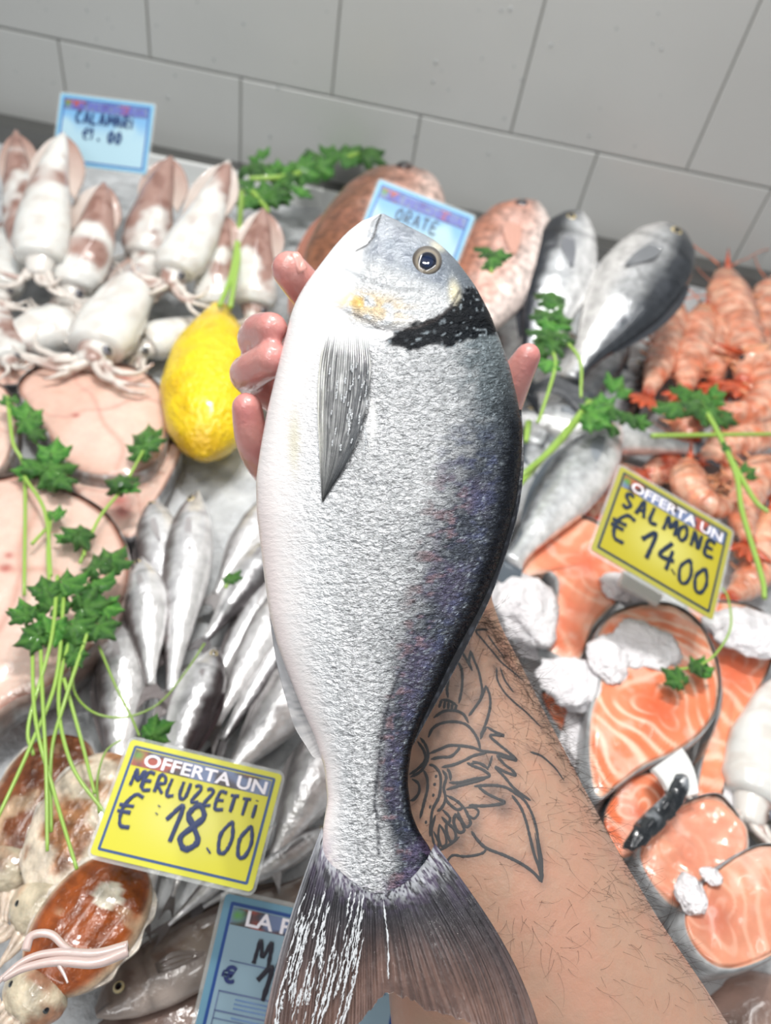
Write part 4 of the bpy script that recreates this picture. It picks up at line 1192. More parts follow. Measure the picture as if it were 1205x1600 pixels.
def make_cuttlefish(p0, p1, hwpx, z, label, dark=(138, 74, 38), light=(206, 190, 170), spot=None, seed=0, arms=True, z1=None, amount=.6):
    """p0 rear end of the mantle, p1 arms end"""
    r, L = place('cuttlefish', p0, p1, z, z if z1 is None else z1, label, 'cuttlefish', 'cuttlefish at the front left of the counter')
    mid = ((p0[0] + p1[0]) / 2, (p0[1] + p1[1]) / 2)
    hh = hwpx * mpp(*mid, z)
    n, m_ = 60, 48
    s = np.linspace(0, 1, n); M_ = 0.72
    rad = hh * np.sqrt(np.clip(1 - (2 * np.clip(s, 0, 1) - 1) ** 2, 0.002, 1)) ** 0.8
    a = np.linspace(0, 2 * np.pi, m_, endpoint=False)
    X = s[:, None] * L * M_ + 0 * a[None]; Y = rad[:, None] * np.cos(a)[None]; Z = rad[:, None] * np.sin(a)[None] * .42
    V = np.stack([X, Y, Z], -1).reshape(-1, 3)
    wv = np.abs(np.cos(a))[None] + 0 * X
    nn = fbm(np.stack([X / hh * 2.2 + seed * 9, Y / hh * 2.2, 0 * X], -1), 3)
    c = np.ones(X.shape + (3,)) * lin(light)
    c = mix(c, lin(dark), sm(.62 - amount * .5, .78 - amount * .5, nn) * (1 - sm(.82, .98, wv)))
    c = mix(c, lin((92, 42, 20)), 0.5 * sm(.5, .65, fbm(np.stack([X / hh * 6, Y / hh * 6, 0 * X + seed], -1), 3)) * sm(.62 - amount * .5, .78 - amount * .5, nn) * (1 - sm(.8, .95, wv)))
    if spot: c = mix(c, lin((214, 206, 188)), (np.hypot((X / L - spot[0]) / spot[2], (Y / hh - spot[1]) / (spot[2] * L / hh)) < 1) * 1.0)
    mk('mantle', V, grid_faces(n, m_, True, True, True), M_CUTTLE, r, cols=c.reshape(-1, 3))
    for sg in (-1, 1):
        q = [(L * M_ * t, sg * hh * math.sqrt(max(0, 1 - (2 * t - 1) ** 2)) ** .8 * .93, 0) for t in np.linspace(.03, .95, 9)]
        q2 = [(L * M_ * t - L * .01, sg * (hh * math.sqrt(max(0, 1 - (2 * t - 1) ** 2)) ** .8 + hh * (.07 + .05 * math.sin(t * 23 + seed) + .03 * math.sin(t * 51))), -.06 * hh) for t in np.linspace(.0, .97, 9)]
        sheet('fin', q, q2, 40, 6, M_CUTTLE, r, const((214, 208, 198), (190, 176, 162)), thick=0.0015, zoff=lambda S, T: hh * .03 * np.sin(S * 40) * T)
    q = np.linspace(0, 1, 14)
    Vv, Ff = tube(np.stack([L * (.66 + .2 * q), 0 * q, 0 * q - .02 * hh], -1), hh * np.interp(q, [0, .2, .5, .8, 1], [.45, .62, .64, .52, .3]), 20, .6)
    cc = np.ones((len(Vv), 3)) * lin((196, 184, 160)); cc = blotch(cc, Vv / hh, seed, dark, .5, .62, .7, 2)
    hd = mk('head', Vv, Ff, M_CUTTLE, r, cols=cc)
    for sg in (-1, 1):
        eyeball(hd, (L * .76, sg * hh * .40, hh * .22), hh * .10, iris=(60, 66, 66), nrm=(0, sg * .5, .9))
    if arms:
        rr = random.Random(seed + 50)
        for k in range(8):
            y0 = (k - 3.5) * hh * .13; an = (k - 3.5) * .12; ln = L * rr.uniform(.16, .26)
            qq = [np.array([L * .84, y0, 0])]
            for j in range(6):
                qq.append(qq[-1] + np.array([math.cos(an), math.sin(an), rr.uniform(-.1, .1)]) * ln / 6); an += rr.uniform(-.3, .3)
            Vv, Ff = tube(spline(qq, 16), np.linspace(hh * .10, hh * .02, 16), 8)
            mk('arm', Vv, Ff, M_CUTTLE, hd, cols=np.ones((len(Vv), 3)) * lin((208, 190, 172)))
    return r

def steak_mesh(pxs, z, thick, n_r=34, n_a=150, smoothing=True):
    """closed outline in the photograph's frame -> a cut slice resting at height z (its underside), with ring/angle attributes"""
    pts = np.array([P(x, y, z + thick) for x, y in pxs])[:, :2]
    q = np.vstack([pts, pts[:1]])
    cs = spline(np.c_[np.vstack([pts[-2:], pts, pts[:3]]), np.zeros(len(pts) + 5)], (len(pts) + 4) * 20 + 1)
    k0 = 2 * 20; k1 = k0 + len(pts) * 20
    ring = cs[k0:k1, :2]
    seg = np.r_[0, np.cumsum(np.linalg.norm(np.diff(np.vstack([ring, ring[:1]]), axis=0), axis=1))]
    u = np.linspace(0, seg[-1], n_a, endpoint=False)
    rc = np.vstack([ring, ring[:1]])
    ring = np.stack([np.interp(u, seg, rc[:, 0]), np.interp(u, seg, rc[:, 1])], -1)
    cen = ring.mean(0)
    return ring, cen

def make_steak(name, pxs, z, thick, label, cat, group, colorfn, rim, center=None, tilt=(0, 0), skin=True, bumpy=0.0012, seed=0):
    ring, cen = steak_mesh(pxs, z, thick)
    if center is not None: c0 = P(center[0], center[1], z + thick)[:2]
    else: c0 = cen
    n_a = len(ring); n_r = 46
    root = empty(name, (cen[0], cen[1], z), label, cat, group)
    rr = np.linspace(0, 1, n_r)
    G = c0[None, None] + (ring[None] - c0[None, None]) * rr[:, None, None]
    S = rr[:, None] + 0 * ring[None, :, 0]
    T = np.linspace(0, 1, n_a, endpoint=False)[None] + 0 * S
    top = np.concatenate([G, np.full(G.shape[:2] + (1,), thick)], -1)
    nz_ = fbm(np.stack([G[..., 0] * 60, G[..., 1] * 60, 0 * S + seed], -1), 2)
    top[..., 2] += (nz_ - .5) * bumpy * 3 - 0.0025 * sm(.9, 1, S)
    dz = lambda xy: tilt[0] * (xy[..., 0] - cen[0]) + tilt[1] * (xy[..., 1] - cen[1])
    top[..., 2] += dz(top)
    V = top.reshape(-1, 3) - np.array([cen[0], cen[1], 0])
    F = grid_faces(n_r, n_a, True, False, False)
    cols = colorfn(S, T, G, nz_).reshape(-1, 3)
    # sides + bottom of flesh, slightly inside the skin
    out_ = ring - cen
    lower = []
    for k, zz in enumerate(np.linspace(thick - .0025, 0.0, 5)):
        bul = 1.0 + 0.03 * math.sin(math.pi * k / 4)
        xy = out_ * bul * (0.985)
        lower.append(np.c_[xy, np.full(n_a, zz) + dz(ring)])
    lv = np.vstack(lower); base = len(V)
    F2 = grid_faces(5, n_a, True, False, True, off=base)
    V2 = np.vstack([V, lv])
    # join the top's rim to the first side ring
    t0 = (n_r - 1) * n_a
    for j in range(n_a): F2.append((t0 + j, t0 + (j + 1) % n_a, base + (j + 1) % n_a, base + j))
    c2 = np.tile(cols[t0:t0 + n_a], (5, 1)) * .96
    mk('flesh', V2, F + F2, M_FLESH, root, cols=np.vstack([cols, c2]))
    if skin:
        o = []
        for k, (zz, e) in enumerate(((thick + .0002, .0000), (thick + .0003, .0005), (thick * .75, .0016), (thick * .4, .0018), (.001, .0008), (.001, -.0015))):
            nrm = out_ / (np.linalg.norm(out_, axis=1)[:, None] + 1e-9)
            o.append(np.c_[out_ + nrm * e, np.full(n_a, zz) + dz(ring)])
        ov = np.vstack(o)
        cc = np.ones((len(ov), 3)) * lin(rim)
        nn = fbm(ov * 120 + seed, 2)
        cc = mix(cc, lin((200, 204, 206)), .7 * sm(.5, .65, nn))
        mk('skin', ov, grid_faces(6, n_a, True), M_RIND, root, cols=cc)
    return root

def salmon_colors(c0, freq=9.0, lobes=True, light=(246, 178, 142), mid=(234, 132, 92), red=(214, 96, 66), seed=0, phase=0.0, focus=None, w=1.0):
    def f(S, T, G, nz_):
        # flakes: bands round the loins, bent like a W at the mid-line
        d = G - np.asarray(c0)[None, None]
        rad = np.linalg.norm(d, axis=-1)
        rmax = rad.max()
        th = np.arctan2(d[..., 1], d[..., 0])
        ph = rad / rmax * freq + .5 * np.cos(3 * th + phase) + (fbm(np.stack([G[..., 0] * 28, G[..., 1] * 28, 0 * S + seed], -1), 2) - .5) * 2.6
        st = 0.5 + 0.5 * np.cos(2 * np.pi * ph)
        c = np.ones(S.shape + (3,)) * lin(mid)
        c = mix(c, lin(light), 0.35 * sm(.4, .7, fbm(np.stack([G[..., 0] * 40, G[..., 1] * 40, 0 * S + seed + 4], -1), 2)))
        c = mix(c, lin((250, 214, 190)), w * sm(.60, .99, st) * sm(.02, .15, rad / rmax) * sm(.2, .6, fbm(np.stack([G[..., 0] * 50, G[..., 1] * 50, 0 * S + seed + 8], -1), 2) + .1))
        c = mix(c, lin((246, 216, 200)), .4 * sm(.55, .7, fbm(np.stack([G[..., 0] * 70, G[..., 1] * 70, 0 * S + seed + 14], -1), 3)))
        c = mix(c, lin(red), .65 * np.exp(-(rad / rmax / .16) ** 2))
        c = mix(c, lin((248, 208, 186)), sm(.93, .985, S) * .8)
        return c
    return f
def sword_colors(seed=0, blood=None):
    def f(S, T, G, nz_):
        p = np.stack([G[..., 0] * 16, G[..., 1] * 16, 0 * S + seed], -1)
        n = fbm(p, 3)
        c = np.ones(S.shape + (3,)) * lin((218, 182, 166))
        c = mix(c, lin((224, 196, 182)), sm(.4, .6, n))
        c = mix(c, lin((220, 180, 164)), .6 * sm(.55, .7, fbm(p * 1.7 + 9, 3)))
        c = mix(c, lin((150, 104, 88)), sm(.93, .99, S + (n - .5) * .06))
        # seams between the muscle blocks
        for a in (0.12, 0.37, 0.62, 0.88):
            dd = np.abs(((T - a - .02 * np.sin(S * 7 + seed)) + .5) % 1 - .5) * S
            c = mix(c, lin((206, 158, 144)), .7 * np.exp(-(dd / .006) ** 2))
        if blood is not None:
            for (x, y, r) in blood:
                q = P(x, y, .03)[:2]
                dd = np.linalg.norm(G - q[None, None], axis=-1)
                c = mix(c, lin((176, 92, 84)), .85 * np.exp(-(dd / r) ** 2))
        return c
    return f

def make_shrimp(pxs, hwpx, z, label, color=(226, 132, 92), seed=0, group='prawns in the pile on the right', ant=2):
    """pixel path from the head to the tail fan"""
    rr = random.Random(seed)
    path = np.array([P(x, y, z + (rr.random() - .5) * .004) for x, y in pxs])
    mid = pxs[len(pxs) // 2]
    hh = hwpx * 1.22 * mpp(*mid, z)
    loc = path.mean(0)
    root = empty('prawn', loc, label, 'prawn', group)
    n = 84
    S = spline(path, n)
    s = np.linspace(0, 1, n)
    rad = hh * np.interp(s, [0, .05, .2, .38, .45, .7, .9, 1], [.25, .55, .95, .95, .85, .72, .42, .3])
    # overlapping shell rings over the tail half
    segs = np.where(s > .4, ((s - .4) / .1) % 1, 0)
    rad = rad * (1 + .11 * (segs - .5) * (s > .4))
    V, F = tube(S, rad, 18, .85)
    c = np.ones((len(V), 3)) * lin(color)
    nn = fbm(V * 90 + seed * 3, 3)
    sv = np.repeat(s, 18)
    c = mix(c, lin((242, 194, 168)), .85 * sm(.38, .58, nn))
    c = mix(c, lin((206, 98, 56)), .5 * sm(.54, .68, fbm(V * 130 + 5 + seed, 2)))
    sg = np.repeat(segs, 18)
    c = mix(c, lin((200, 104, 72)), .55 * sm(.82, .97, sg))
    c = mix(c, lin((222, 140, 58)), .45 * (1 - sm(.1, .35, sv)) * sm(.4, .55, nn))
    c = mix(c, lin((200, 70, 38)), .7 * sm(.93, 1, sv))
    k = int(.4 * n)
    o1 = mk('carapace', V[:(k + 1) * 18] - loc, grid_faces(k + 1, 18, True, True, True), M_SHRIMP, root, cols=c[:(k + 1) * 18])
    o2 = mk('abdomen', V[k * 18:] - loc, grid_faces(n - k, 18, True, True, True), M_SHRIMP, root, cols=c[k * 18:])
    # tail fan
    t = S[-1] - S[-3]; t /= np.linalg.norm(t); sd = np.cross(t, [0, 0, 1]); sd /= np.linalg.norm(sd) + 1e-9
    A = Acc()
    for an in (-.8, -.35, 0.1, .5, .9):
        dv = t * math.cos(an) + sd * math.sin(an)
        side2 = np.cross(dv, [0, 0, 1]); side2 /= np.linalg.norm(side2) + 1e-9
        V2 = []
        for q in np.linspace(0, 1, 7):
            wd = hh * .26 * math.sin(math.pi * (q * .82 + .12))
            cpt = S[-1] + dv * hh * 1.25 * q
            for (u, v) in ((-1, 0), (0, .14), (1, 0), (0, -.14)):
                V2.append(cpt + side2 * wd * u + np.array([0, 0, 1]) * wd * v * 1.5)
        A.add(V2, grid_faces(7, 4, True, True, True), lin((208, 92, 56)))
    A.mk('tail_fan', M_SHRIMP, root, loc)
    h0 = S[0] - S[2]; h0 /= np.linalg.norm(h0); hs = np.cross(h0, [0, 0, 1]); hs /= np.linalg.norm(hs) + 1e-9
    V2, F2 = tube([S[2] + np.array([0, 0, rad[3] * .6]), S[0] + h0 * hh * .5 + np.array([0, 0, rad[3] * .8]), S[0] + h0 * hh * 1.4 + np.array([0, 0, rad[3] * 1.3])], [hh * .16, hh * .1, hh * .01], 8)
    mk('rostrum', V2 - loc, F2, M_SHRIMP, root, cols=np.ones((len(V2), 3)) * lin((204, 88, 50)))
    for sg_ in (-1, 1):
        eyeball(root, S[1] + hs * sg_ * hh * .35 + np.array([0, 0, hh * .25]) - loc, hh * .14, iris=(26, 20, 20), nrm=(hs * sg_ + np.array([0, 0, .8])))
    for k in range(ant):
        q = [S[0]]; an = rr.uniform(-.6, .6)
        for j in range(6):
            an += rr.uniform(-.4, .4)
            q.append(q[-1] + (h0 * math.cos(an) + hs * math.sin(an)) * hh * .85 + np.array([0, 0, rr.uniform(-.05, .12) * hh]))
        V2, F2 = tube(spline(q, 20), np.linspace(hh * .05, hh * .015, 20), 5)
        mk('antenna', V2 - loc, F2, M_SHRIMP, root, cols=np.ones((len(V2), 3)) * lin((222, 130, 96)))
    side = rr.choice((-1, 1))
    for k in range(6):
        i0 = int((.16 + .09 * k) * n)
        tg = S[i0 + 1] - S[i0 - 1]; tg /= np.linalg.norm(tg); sd = np.cross(tg, [0, 0, 1]) * side; sd /= np.linalg.norm(sd) + 1e-9
        ln = hh * (1.1 if k < 4 else .6)
        q = [S[i0] + sd * rad[i0] * .8, S[i0] + sd * (rad[i0] + ln * .5) - tg * ln * .2, S[i0] + sd * (rad[i0] + ln * .7) - tg * ln * .9 - np.array([0, 0, .15 * hh])]
        V2, F2 = tube(spline(q, 10), np.linspace(hh * .09, hh * .03, 10), 6)
        mk('leg', V2 - loc, F2, M_SHRIMP, root, cols=np.ones((len(V2), 3)) * lin((232, 162, 120)))
    return root

# parsley ------------------------------------------------------------
def leaf_data(seed):
    """one parsley leaf of three toothed lobes, about 1 unit long"""
    rr = random.Random(seed)
    A = Acc(); tone = (.6, .85, 1.0, 1.25, .75)[seed % 5]
    def lobe(ang, ln, wd, org):
        n = 13; V = []; c = []
        for i in range(n):
            q = i / (n - 1)
            env = math.sin(math.pi * min(1, q * .9 + .1)) ** .8 * (1.15 - .5 * q)
            tooth = 1 + .22 * math.sin(q * 2 * math.pi * 2.6 + .4 + seed)
            for u in (-1, -.5, 0, .5, 1):
                x = q * ln + abs(u) * (-.09) * ln * (1 if q > .2 else 0); y = u * wd * env * (tooth if abs(u) == 1 else (1 + tooth) / 2)
                z = .10 * math.cos(u * 2.2) + .07 * math.sin(q * 5 + seed) - .12 * q * q
                ca_, sa_ = math.cos(ang), math.sin(ang)
                V.append((org[0] + x * ca_ - y * sa_, org[1] + x * sa_ + y * ca_, z))
                base = lin((50, 108, 34)) if abs(u) > .1 else lin((86, 142, 54))
                c.append(base * tone * (.8 + .4 * rr.random()))
        A.add(V, grid_faces(n, 5, False), np.array(c))
    lobe(0, .95, .36, (0.05, 0)); lobe(.85, .78, .31, (0.05, .02)); lobe(-.85, .74, .31, (0.05, -.02))
    lobe(1.75, .46, .22, (0.0, .02)); lobe(-1.75, .46, .22, (0.0, -.02))
    V, F = A.get()
    me = bpy.data.meshes.new('leaf'); me.from_pydata(V.tolist(), [], F); me.materials.append(M_LEAF)
    me.polygons.foreach_set('use_smooth', np.ones(len(me.polygons), bool))
    at = me.color_attributes.new('Col', 'FLOAT_COLOR', 'POINT'); cc = np.ones((len(V), 4)); cc[:, :3] = np.vstack(A.C)
    at.data.foreach_set('color', cc.ravel()); me.update()
    return me
LEAVES = [leaf_data(i) for i in range(5)]

def make_sprig(label, stems, leaves, z, seed=0, group='parsley sprigs laid over the fish', stem_w=3.0, dark=0.0, name='parsley_sprig', zs=None):
    """stems: pixel polylines; leaves: (x, y, size px, direction deg in the picture)"""
    rr = random.Random(seed)
    x0, y0 = (leaves[0][:2] if leaves else stems[0][0])
    loc = P(x0, y0, z)
    root = empty(name, loc, label, 'parsley', group)
    for i, st in enumerate(stems):
        hz = [z + rr.uniform(-.003, .004) if len(q) < 3 else q[2] for q in st]
        q = spline([P(p[0], p[1], h) for p, h in zip(st, hz)], 30)
        wm = stem_w * mpp(st[0][0], st[0][1], z) * 1.0
        V, F = tube(q, np.linspace(wm, wm * .75, 30), 8)
        c = np.ones((len(V), 3)) * lin((150, 186, 84))
        mk('stem', V - loc, F, M_STEM, root, cols=c * (1 - dark * .4))
    for (x, y, s, d) in leaves:
        hz = z + rr.uniform(-.002, .006)
        a = P(x, y, hz)
        b = P(x + math.cos(math.radians(d)) * 10, y + math.sin(math.radians(d)) * 10, hz)
        t = (b - a); t /= np.linalg.norm(t)
        o = bpy.data.objects.new('leaf', LEAVES[rr.randrange(5)])
        COL.objects.link(o); o.parent = root
        nr = np.array([rr.uniform(-.6, .6), rr.uniform(-.8, .3), 1.0]); nr -= t * np.dot(nr, t); nr /= np.linalg.norm(nr)
        M = frame_mat(a - loc - t * s * .45 * mpp(x, y, hz), t, nr)
        sc = s * mpp(x, y, hz) * 1.12
        o.matrix_local = M @ Matrix.Diagonal((sc, sc, sc, 1))
        # a short stalk joins the leaf to the sprig
    return root

# price cards ----------------------------------------------------------
STROKES = {
 'M': [[(0, 0), (.12, 1), (.42, .35), (.75, 1), (.85, 0)]], 'E': [[(.6, 1), (.05, .95), (0, 0), (.65, .02)], [(.02, .5), (.5, .52)]],
 'R': [[(0, 0), (.05, 1), (.5, .95), (.55, .6), (.08, .48), (.62, 0)]], 'L': [[(.05, 1), (0, .03), (.55, .05)]],
 'U': [[(.02, 1), (0, .25), (.25, 0), (.5, .2), (.58, 1)]], 'Z': [[(0, .9), (.3, 1), (.5, .8), (.05, .05), (.6, .06)]],
 'T': [[(-.05, .95), (.6, 1)], [(.28, .97), (.25, 0)]], 'I': [[(.1, .8), (.08, 0)], [(.1, 1.0), (.11, 1.06)]],
 'S': [[(.6, .9), (.3, 1), (.05, .78), (.3, .52), (.55, .3), (.3, 0), (0, .12)]], 'A': [[(0, 0), (.3, 1), (.6, 0)], [(.1, .38), (.5, .38)]],
 'O': [[(.3, 1), (.02, .6), (.1, .1), (.4, 0), (.6, .45), (.45, .95), (.28, 1)]], 'N': [[(0, 0), (.06, 1), (.5, .05), (.58, 1)]],
 'C': [[(.55, .9), (.25, 1), (.02, .55), (.15, .06), (.55, .1)]], '1': [[(-.25, .55), (.2, 1), (.12, 0)]],
 '8': [[(.3, .52), (.05, .75), (.28, 1), (.52, .78), (.3, .52), (.02, .22), (.26, 0), (.55, .22), (.3, .52)]],
 '4': [[(.35, 1), (0, .38), (.6, .42)], [(.45, .75), (.38, 0)]], '0': [[(.3, 1), (.02, .55), (.14, .03), (.42, .04), (.56, .5), (.4, .98), (.28, 1)]],
 '.': [[(.1, .02), (.14, .06)]], '€': [[(.75, .95), (.4, .98), (.1, .55), (.2, .05), (.6, .02)], [(-.08, .6), (.5, .64)], [(-.08, .42), (.45, .44)]],
 ':': [[(.1, .3), (.12, .34)], [(.1, .62), (.12, .66)]], ',': [[(.12, .1), (.06, -.12)]], 'D': [[(0, 0), (.03, 1), (.45, .8), (.5, .25), (0, 0)]],
}
def handwriting(name, parent, rows, color, M):
    """rows: (text, x, y, height, pen width, advance[, slope]) in card metres"""
    A = Acc()
    for (txt, x, y, h, pw, adv, *rest) in rows:
        slope = rest[0] if rest else 0
        cxx = x
        for ch in txt:
            if ch in STROKES:
                for stt in STROKES[ch]:
                    q = [(cxx + a * h * .8, y + b * h + slope * (cxx - x)) for a, b in stt]
                    q = spline([(u, v, 0) for u, v in q], 6 * len(q)) if len(q) > 2 else spline([(u, v, 0) for u, v in q], 4)
                    T = np.gradient(q, axis=0); T /= np.linalg.norm(T, axis=1)[:, None] + 1e-12
                    S = np.stack([-T[:, 1], T[:, 0], 0 * T[:, 0]], -1)
                    ww = pw / 2 * (0.8 + .4 * rng.random(len(q)))[:, None]
                    V = np.stack([q + S * ww, q + np.array([0, 0, .0002]), q - S * ww], 1).reshape(-1, 3)
                    F = []
                    for i in range(len(q) - 1):
                        F += [(3 * i, 3 * i + 3, 3 * i + 4, 3 * i + 1), (3 * i + 1, 3 * i + 4, 3 * i + 5, 3 * i + 2)]
                    A.add(V, F, lin(color))
            cxx += adv if ch not in '.,:' else adv * .6
    return A.mk(name, M_INK, parent)

def font_text(name, body_, size, loc, mat, parent, color, width=None, bold=0.0):
    cu = bpy.data.curves.new('t', 'FONT'); cu.body = body_; cu.size = size; cu.offset = bold; cu.extrude = 0.0001; cu.resolution_u = 3
    to = bpy.data.objects.new('t', cu); COL.objects.link(to)
    dg = bpy.context.evaluated_depsgraph_get(); dg.update()
    me = bpy.data.meshes.new_from_object(to.evaluated_get(dg))
    vv = np.empty(len(me.vertices) * 3); me.vertices.foreach_get('co', vv); vv = vv.reshape(-1, 3)
    ff = [tuple(p.vertices) for p in me.polygons]
    bpy.data.objects.remove(to); bpy.data.curves.remove(cu); bpy.data.meshes.remove(me)
    if width: vv[:, 0] *= width / max(1e-6, vv[:, 0].max())
    return mk(name, vv + np.array(loc), ff, mat, parent, cols=np.ones((len(vv), 3)) * lin(color), smooth=False)

def rrect(x0, x1, y0, y1, r, z0, z1, n=5):
    pts = []
    for (cx, cy, a0) in ((x1 - r, y1 - r, 0), (x0 + r, y1 - r, 90), (x0 + r, y0 + r, 180), (x1 - r, y0 + r, 270)):
        for k in range(n + 1):
            a = math.radians(a0 + 90 * k / n); pts.append((cx + r * math.cos(a), cy + r * math.sin(a)))
    m_ = len(pts)
    V = [(x, y, z) for z in (z0, z1) for x, y in pts]
    F = [(j, (j + 1) % m_, m_ + (j + 1) % m_, m_ + j) for j in range(m_)] + [tuple(range(m_))[::-1], tuple(range(m_, 2 * m_))]
    return V, F

def make_card(corners, depth, label, kind, rows, header, ink, dv=0.0, du=0.0, printed=None, hidden_w=None, group=None):
    """corners TL, TR, BR, BL in the photograph's frame; depth of the card's middle along the view"""
    d = [depth - dv - du, depth - dv + du, depth + dv + du, depth + dv - du]
    TL, TR, BR, BL = [D(float(c[0]), float(c[1]), q) for c, q in zip(corners, d)]
    x = (TR - TL) + (BR - BL); W_ = np.linalg.norm(x) / 2; x /= np.linalg.norm(x)
    y = (TL - BL) + (TR - BR); H_ = np.linalg.norm(y) / 2; y = y - x * np.dot(x, y); y /= np.linalg.norm(y)
    z = np.cross(x, y); c = (TL + TR + BR + BL) / 4
    M = Matrix.Identity(4)
    for i in range(3): M[i][0], M[i][1], M[i][2], M[i][3] = x[i], y[i], z[i], c[i]
    r = empty('price_card', (0, 0, 0), label, 'price card', group, mat=M)
    w, h = W_ / 2, H_ / 2
    sleeve = rrect(-w * 1.03, w * 1.03, -h * 1.06, h * 1.05, .004, -.0012, -.0004)
    yel = kind == 'yellow'
    face = (206, 200, 30) if yel else (170, 204, 218)
    edge = (206, 204, 48) if yel else (128, 184, 214)
    frame_c = (36, 74, 128) if yel else (44, 92, 170)
    if kind == 'dull': pass
    if kind == 'blueshaded': face, edge, frame_c = (138, 164, 178), (104, 148, 170), (34, 70, 136)  # darker blues: shade of the bream's tail put into the card colour
    if kind == 'dull': face, edge, frame_c = (176, 164, 34), (168, 164, 70), (30, 50, 74)
    V, F = rrect(-w * .99, w * .99, -h * .99, h * .99, .002, -.0004, 0)
    mk('card', V, F, M_CARD, r, cols=np.ones((len(V), 3)) * lin(edge), smooth=False)
    V, F = rrect(-w * .92, w * .92, -h * .90, h * .90, .001, 0, .0002)
    mk('border', V, F, M_CARD, r, cols=np.ones((len(V), 3)) * lin(frame_c), smooth=False)
    nx_, ny2 = 30, 24
    gx, gy = np.meshgrid(np.linspace(-w * .885, w * .885, nx_), np.linspace(-h * .855, h * .855, ny2))
    gv = np.stack([gx, gy, 0 * gx + .00035], -1).reshape(-1, 3)
    gc = np.ones((len(gv), 3)) * lin(face)
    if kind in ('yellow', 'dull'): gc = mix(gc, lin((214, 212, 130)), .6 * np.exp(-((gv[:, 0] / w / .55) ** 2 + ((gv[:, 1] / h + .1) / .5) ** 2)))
    if kind == 'blue': gc = mix(gc, lin((92, 160, 216)), .75 * sm(.48, .62, fbm(gv * 40 + 3, 2)) * sm(-.2, .5, gv[:, 1] / h))
    o = mk('face', gv, [tuple(f) for f in grid_faces(ny2, nx_, False)], M_CARD, r, cols=gc, smooth=False)
    hb = .30 if kind != 'blueshaded' else .26
    hgv, hgx = np.meshgrid(np.linspace(h * (.86 - hb), h * .84, 8), np.linspace(-w * .88, w * .88, 40), indexing='ij')
    hv = np.stack([hgx, hgv, 0 * hgx + .0006], -1).reshape(-1, 3)
    hc = np.ones((len(hv), 3)) * lin((70, 62, 66)) if kind != 'blue' else np.ones((len(hv), 3)) * lin((84, 84, 140))
    n_ = fbm(hv * np.array([90, 120, 1]) + 11, 2)
    hc = mix(hc, lin((180, 84, 66)), .8 * sm(.5, .6, n_)); hc = mix(hc, lin((120, 140, 180)), .7 * (1 - sm(.36, .46, n_)))
    hc = mix(hc, lin((90, 150, 60)), np.exp(-(((hv[:, 0] + w * .82) / (w * .06)) ** 2 + ((hv[:, 1] - h * .74) / (h * .08)) ** 2)))
    hbd = mk('header_band', hv, [tuple(f) for f in grid_faces(8, 40, False)], M_CARD, r, cols=hc, smooth=False)
    font_text('header_lettering', header, h * .30, (-w * .74, h * (.86 - hb) + h * .03, .0009), M_CARD, hbd, (236, 232, 238) if kind != 'blue' else (96, 104, 190), width=w * 1.58, bold=.0002)
    if printed: printed(r, w, h)
    rows2 = [(t, a * w, b * h, c_ * h, p_ * h, d_ * w, *e) for (t, a, b, c_, p_, d_, *e) in rows]
    o = handwriting('handwriting', r, rows2, ink, None)
    o.location.z = .0011
    V, F = sleeve
    mk('clear_sleeve', V, F, M_SLEEVE, r, smooth=False)
    return r

def ice_lump(cpx, cpy, rx, ry, z, label, seed, group='lumps of ice among the salmon slices', hz=0.6):
    c = P(cpx, cpy, z); k = mpp(cpx, cpy, z)
    import bmesh
    bm = bmesh.new(); bmesh.ops.create_icosphere(bm, subdivisions=4, radius=1.0)
    V = np.array([tuple(v.co) for v in bm.verts]); F = [tuple(v.index for v in f.verts) for f in bm.faces]; bm.free()
    n = fbm(V * 1.3 + seed * 5.1 + 20, 3)
    V = V * (0.72 + .62 * n)[:, None]
    # knocked-off facets
    r2 = np.random.default_rng(seed)
    for i in range(9):
        d = r2.normal(size=3); d /= np.linalg.norm(d); lim = .84
        pr = V @ d; V = np.where((pr > lim)[:, None], V - d[None] * ((pr - lim) * .85)[:, None], V)
    V = V * (1 + (fbm(V * 3.2 + seed, 3) - .5)[:, None] * .5)
    V = V + (fbm(V * 9 + seed, 2) - .5)[:, None] * .10
    V = V * np.array([rx * k * 1.15, ry * k * 1.35, min(rx, ry) * k * hz])
    o = mk('ice_lump', V, F, M_CHUNK)
    o.location = Vector(c)
    tag(o, label, 'ice', group)
    return o
# ------------------------------------------------------------------ what lies on the counter
# white tray whose rim shows behind the squid
def tray():
    c0 = W0 - np.array([0, 0, 0])
    def at(s, d, z): p = W0 + WD * s + WN * d; return (p[0], p[1], z)
    r = empty('serving_tray', at(-.35, .09, 0), 'white plastic tray whose raised rim shows behind the squid', 'tray')
    loc = np.array(r.location)
    s0 = float(np.dot(P(130, 250, .02) - W0, WD)); s1 = float(np.dot(P(560, 330, .02) - W0, WD))
    A = Acc()
    for (a, b, c, d, e, f) in ((s0, s1, .054, .062, -.02, .026),):
        V = [at(s, dd, z) for s in (a, b) for dd in (c, d) for z in (e, f)]
        A.add(V, boxVF(0, 1, 0, 1, 0, 1)[1])
    o = mk('rim', np.array(A.V[0]) - loc, A.F, M_PLASTIC, r, smooth=False)
    bv = o.modifiers.new('b', 'BEVEL'); bv.width = .003; bv.segments = 3
    V = [at(s, dd, z) for s in (s0, s1) for dd in (.06, .20) for z in (-.022, -.016)]
    o = mk('base', np.array(V) - loc, boxVF(0, 1, 0, 1, 0, 1)[1], M_PLASTIC, r, smooth=False)
tray()

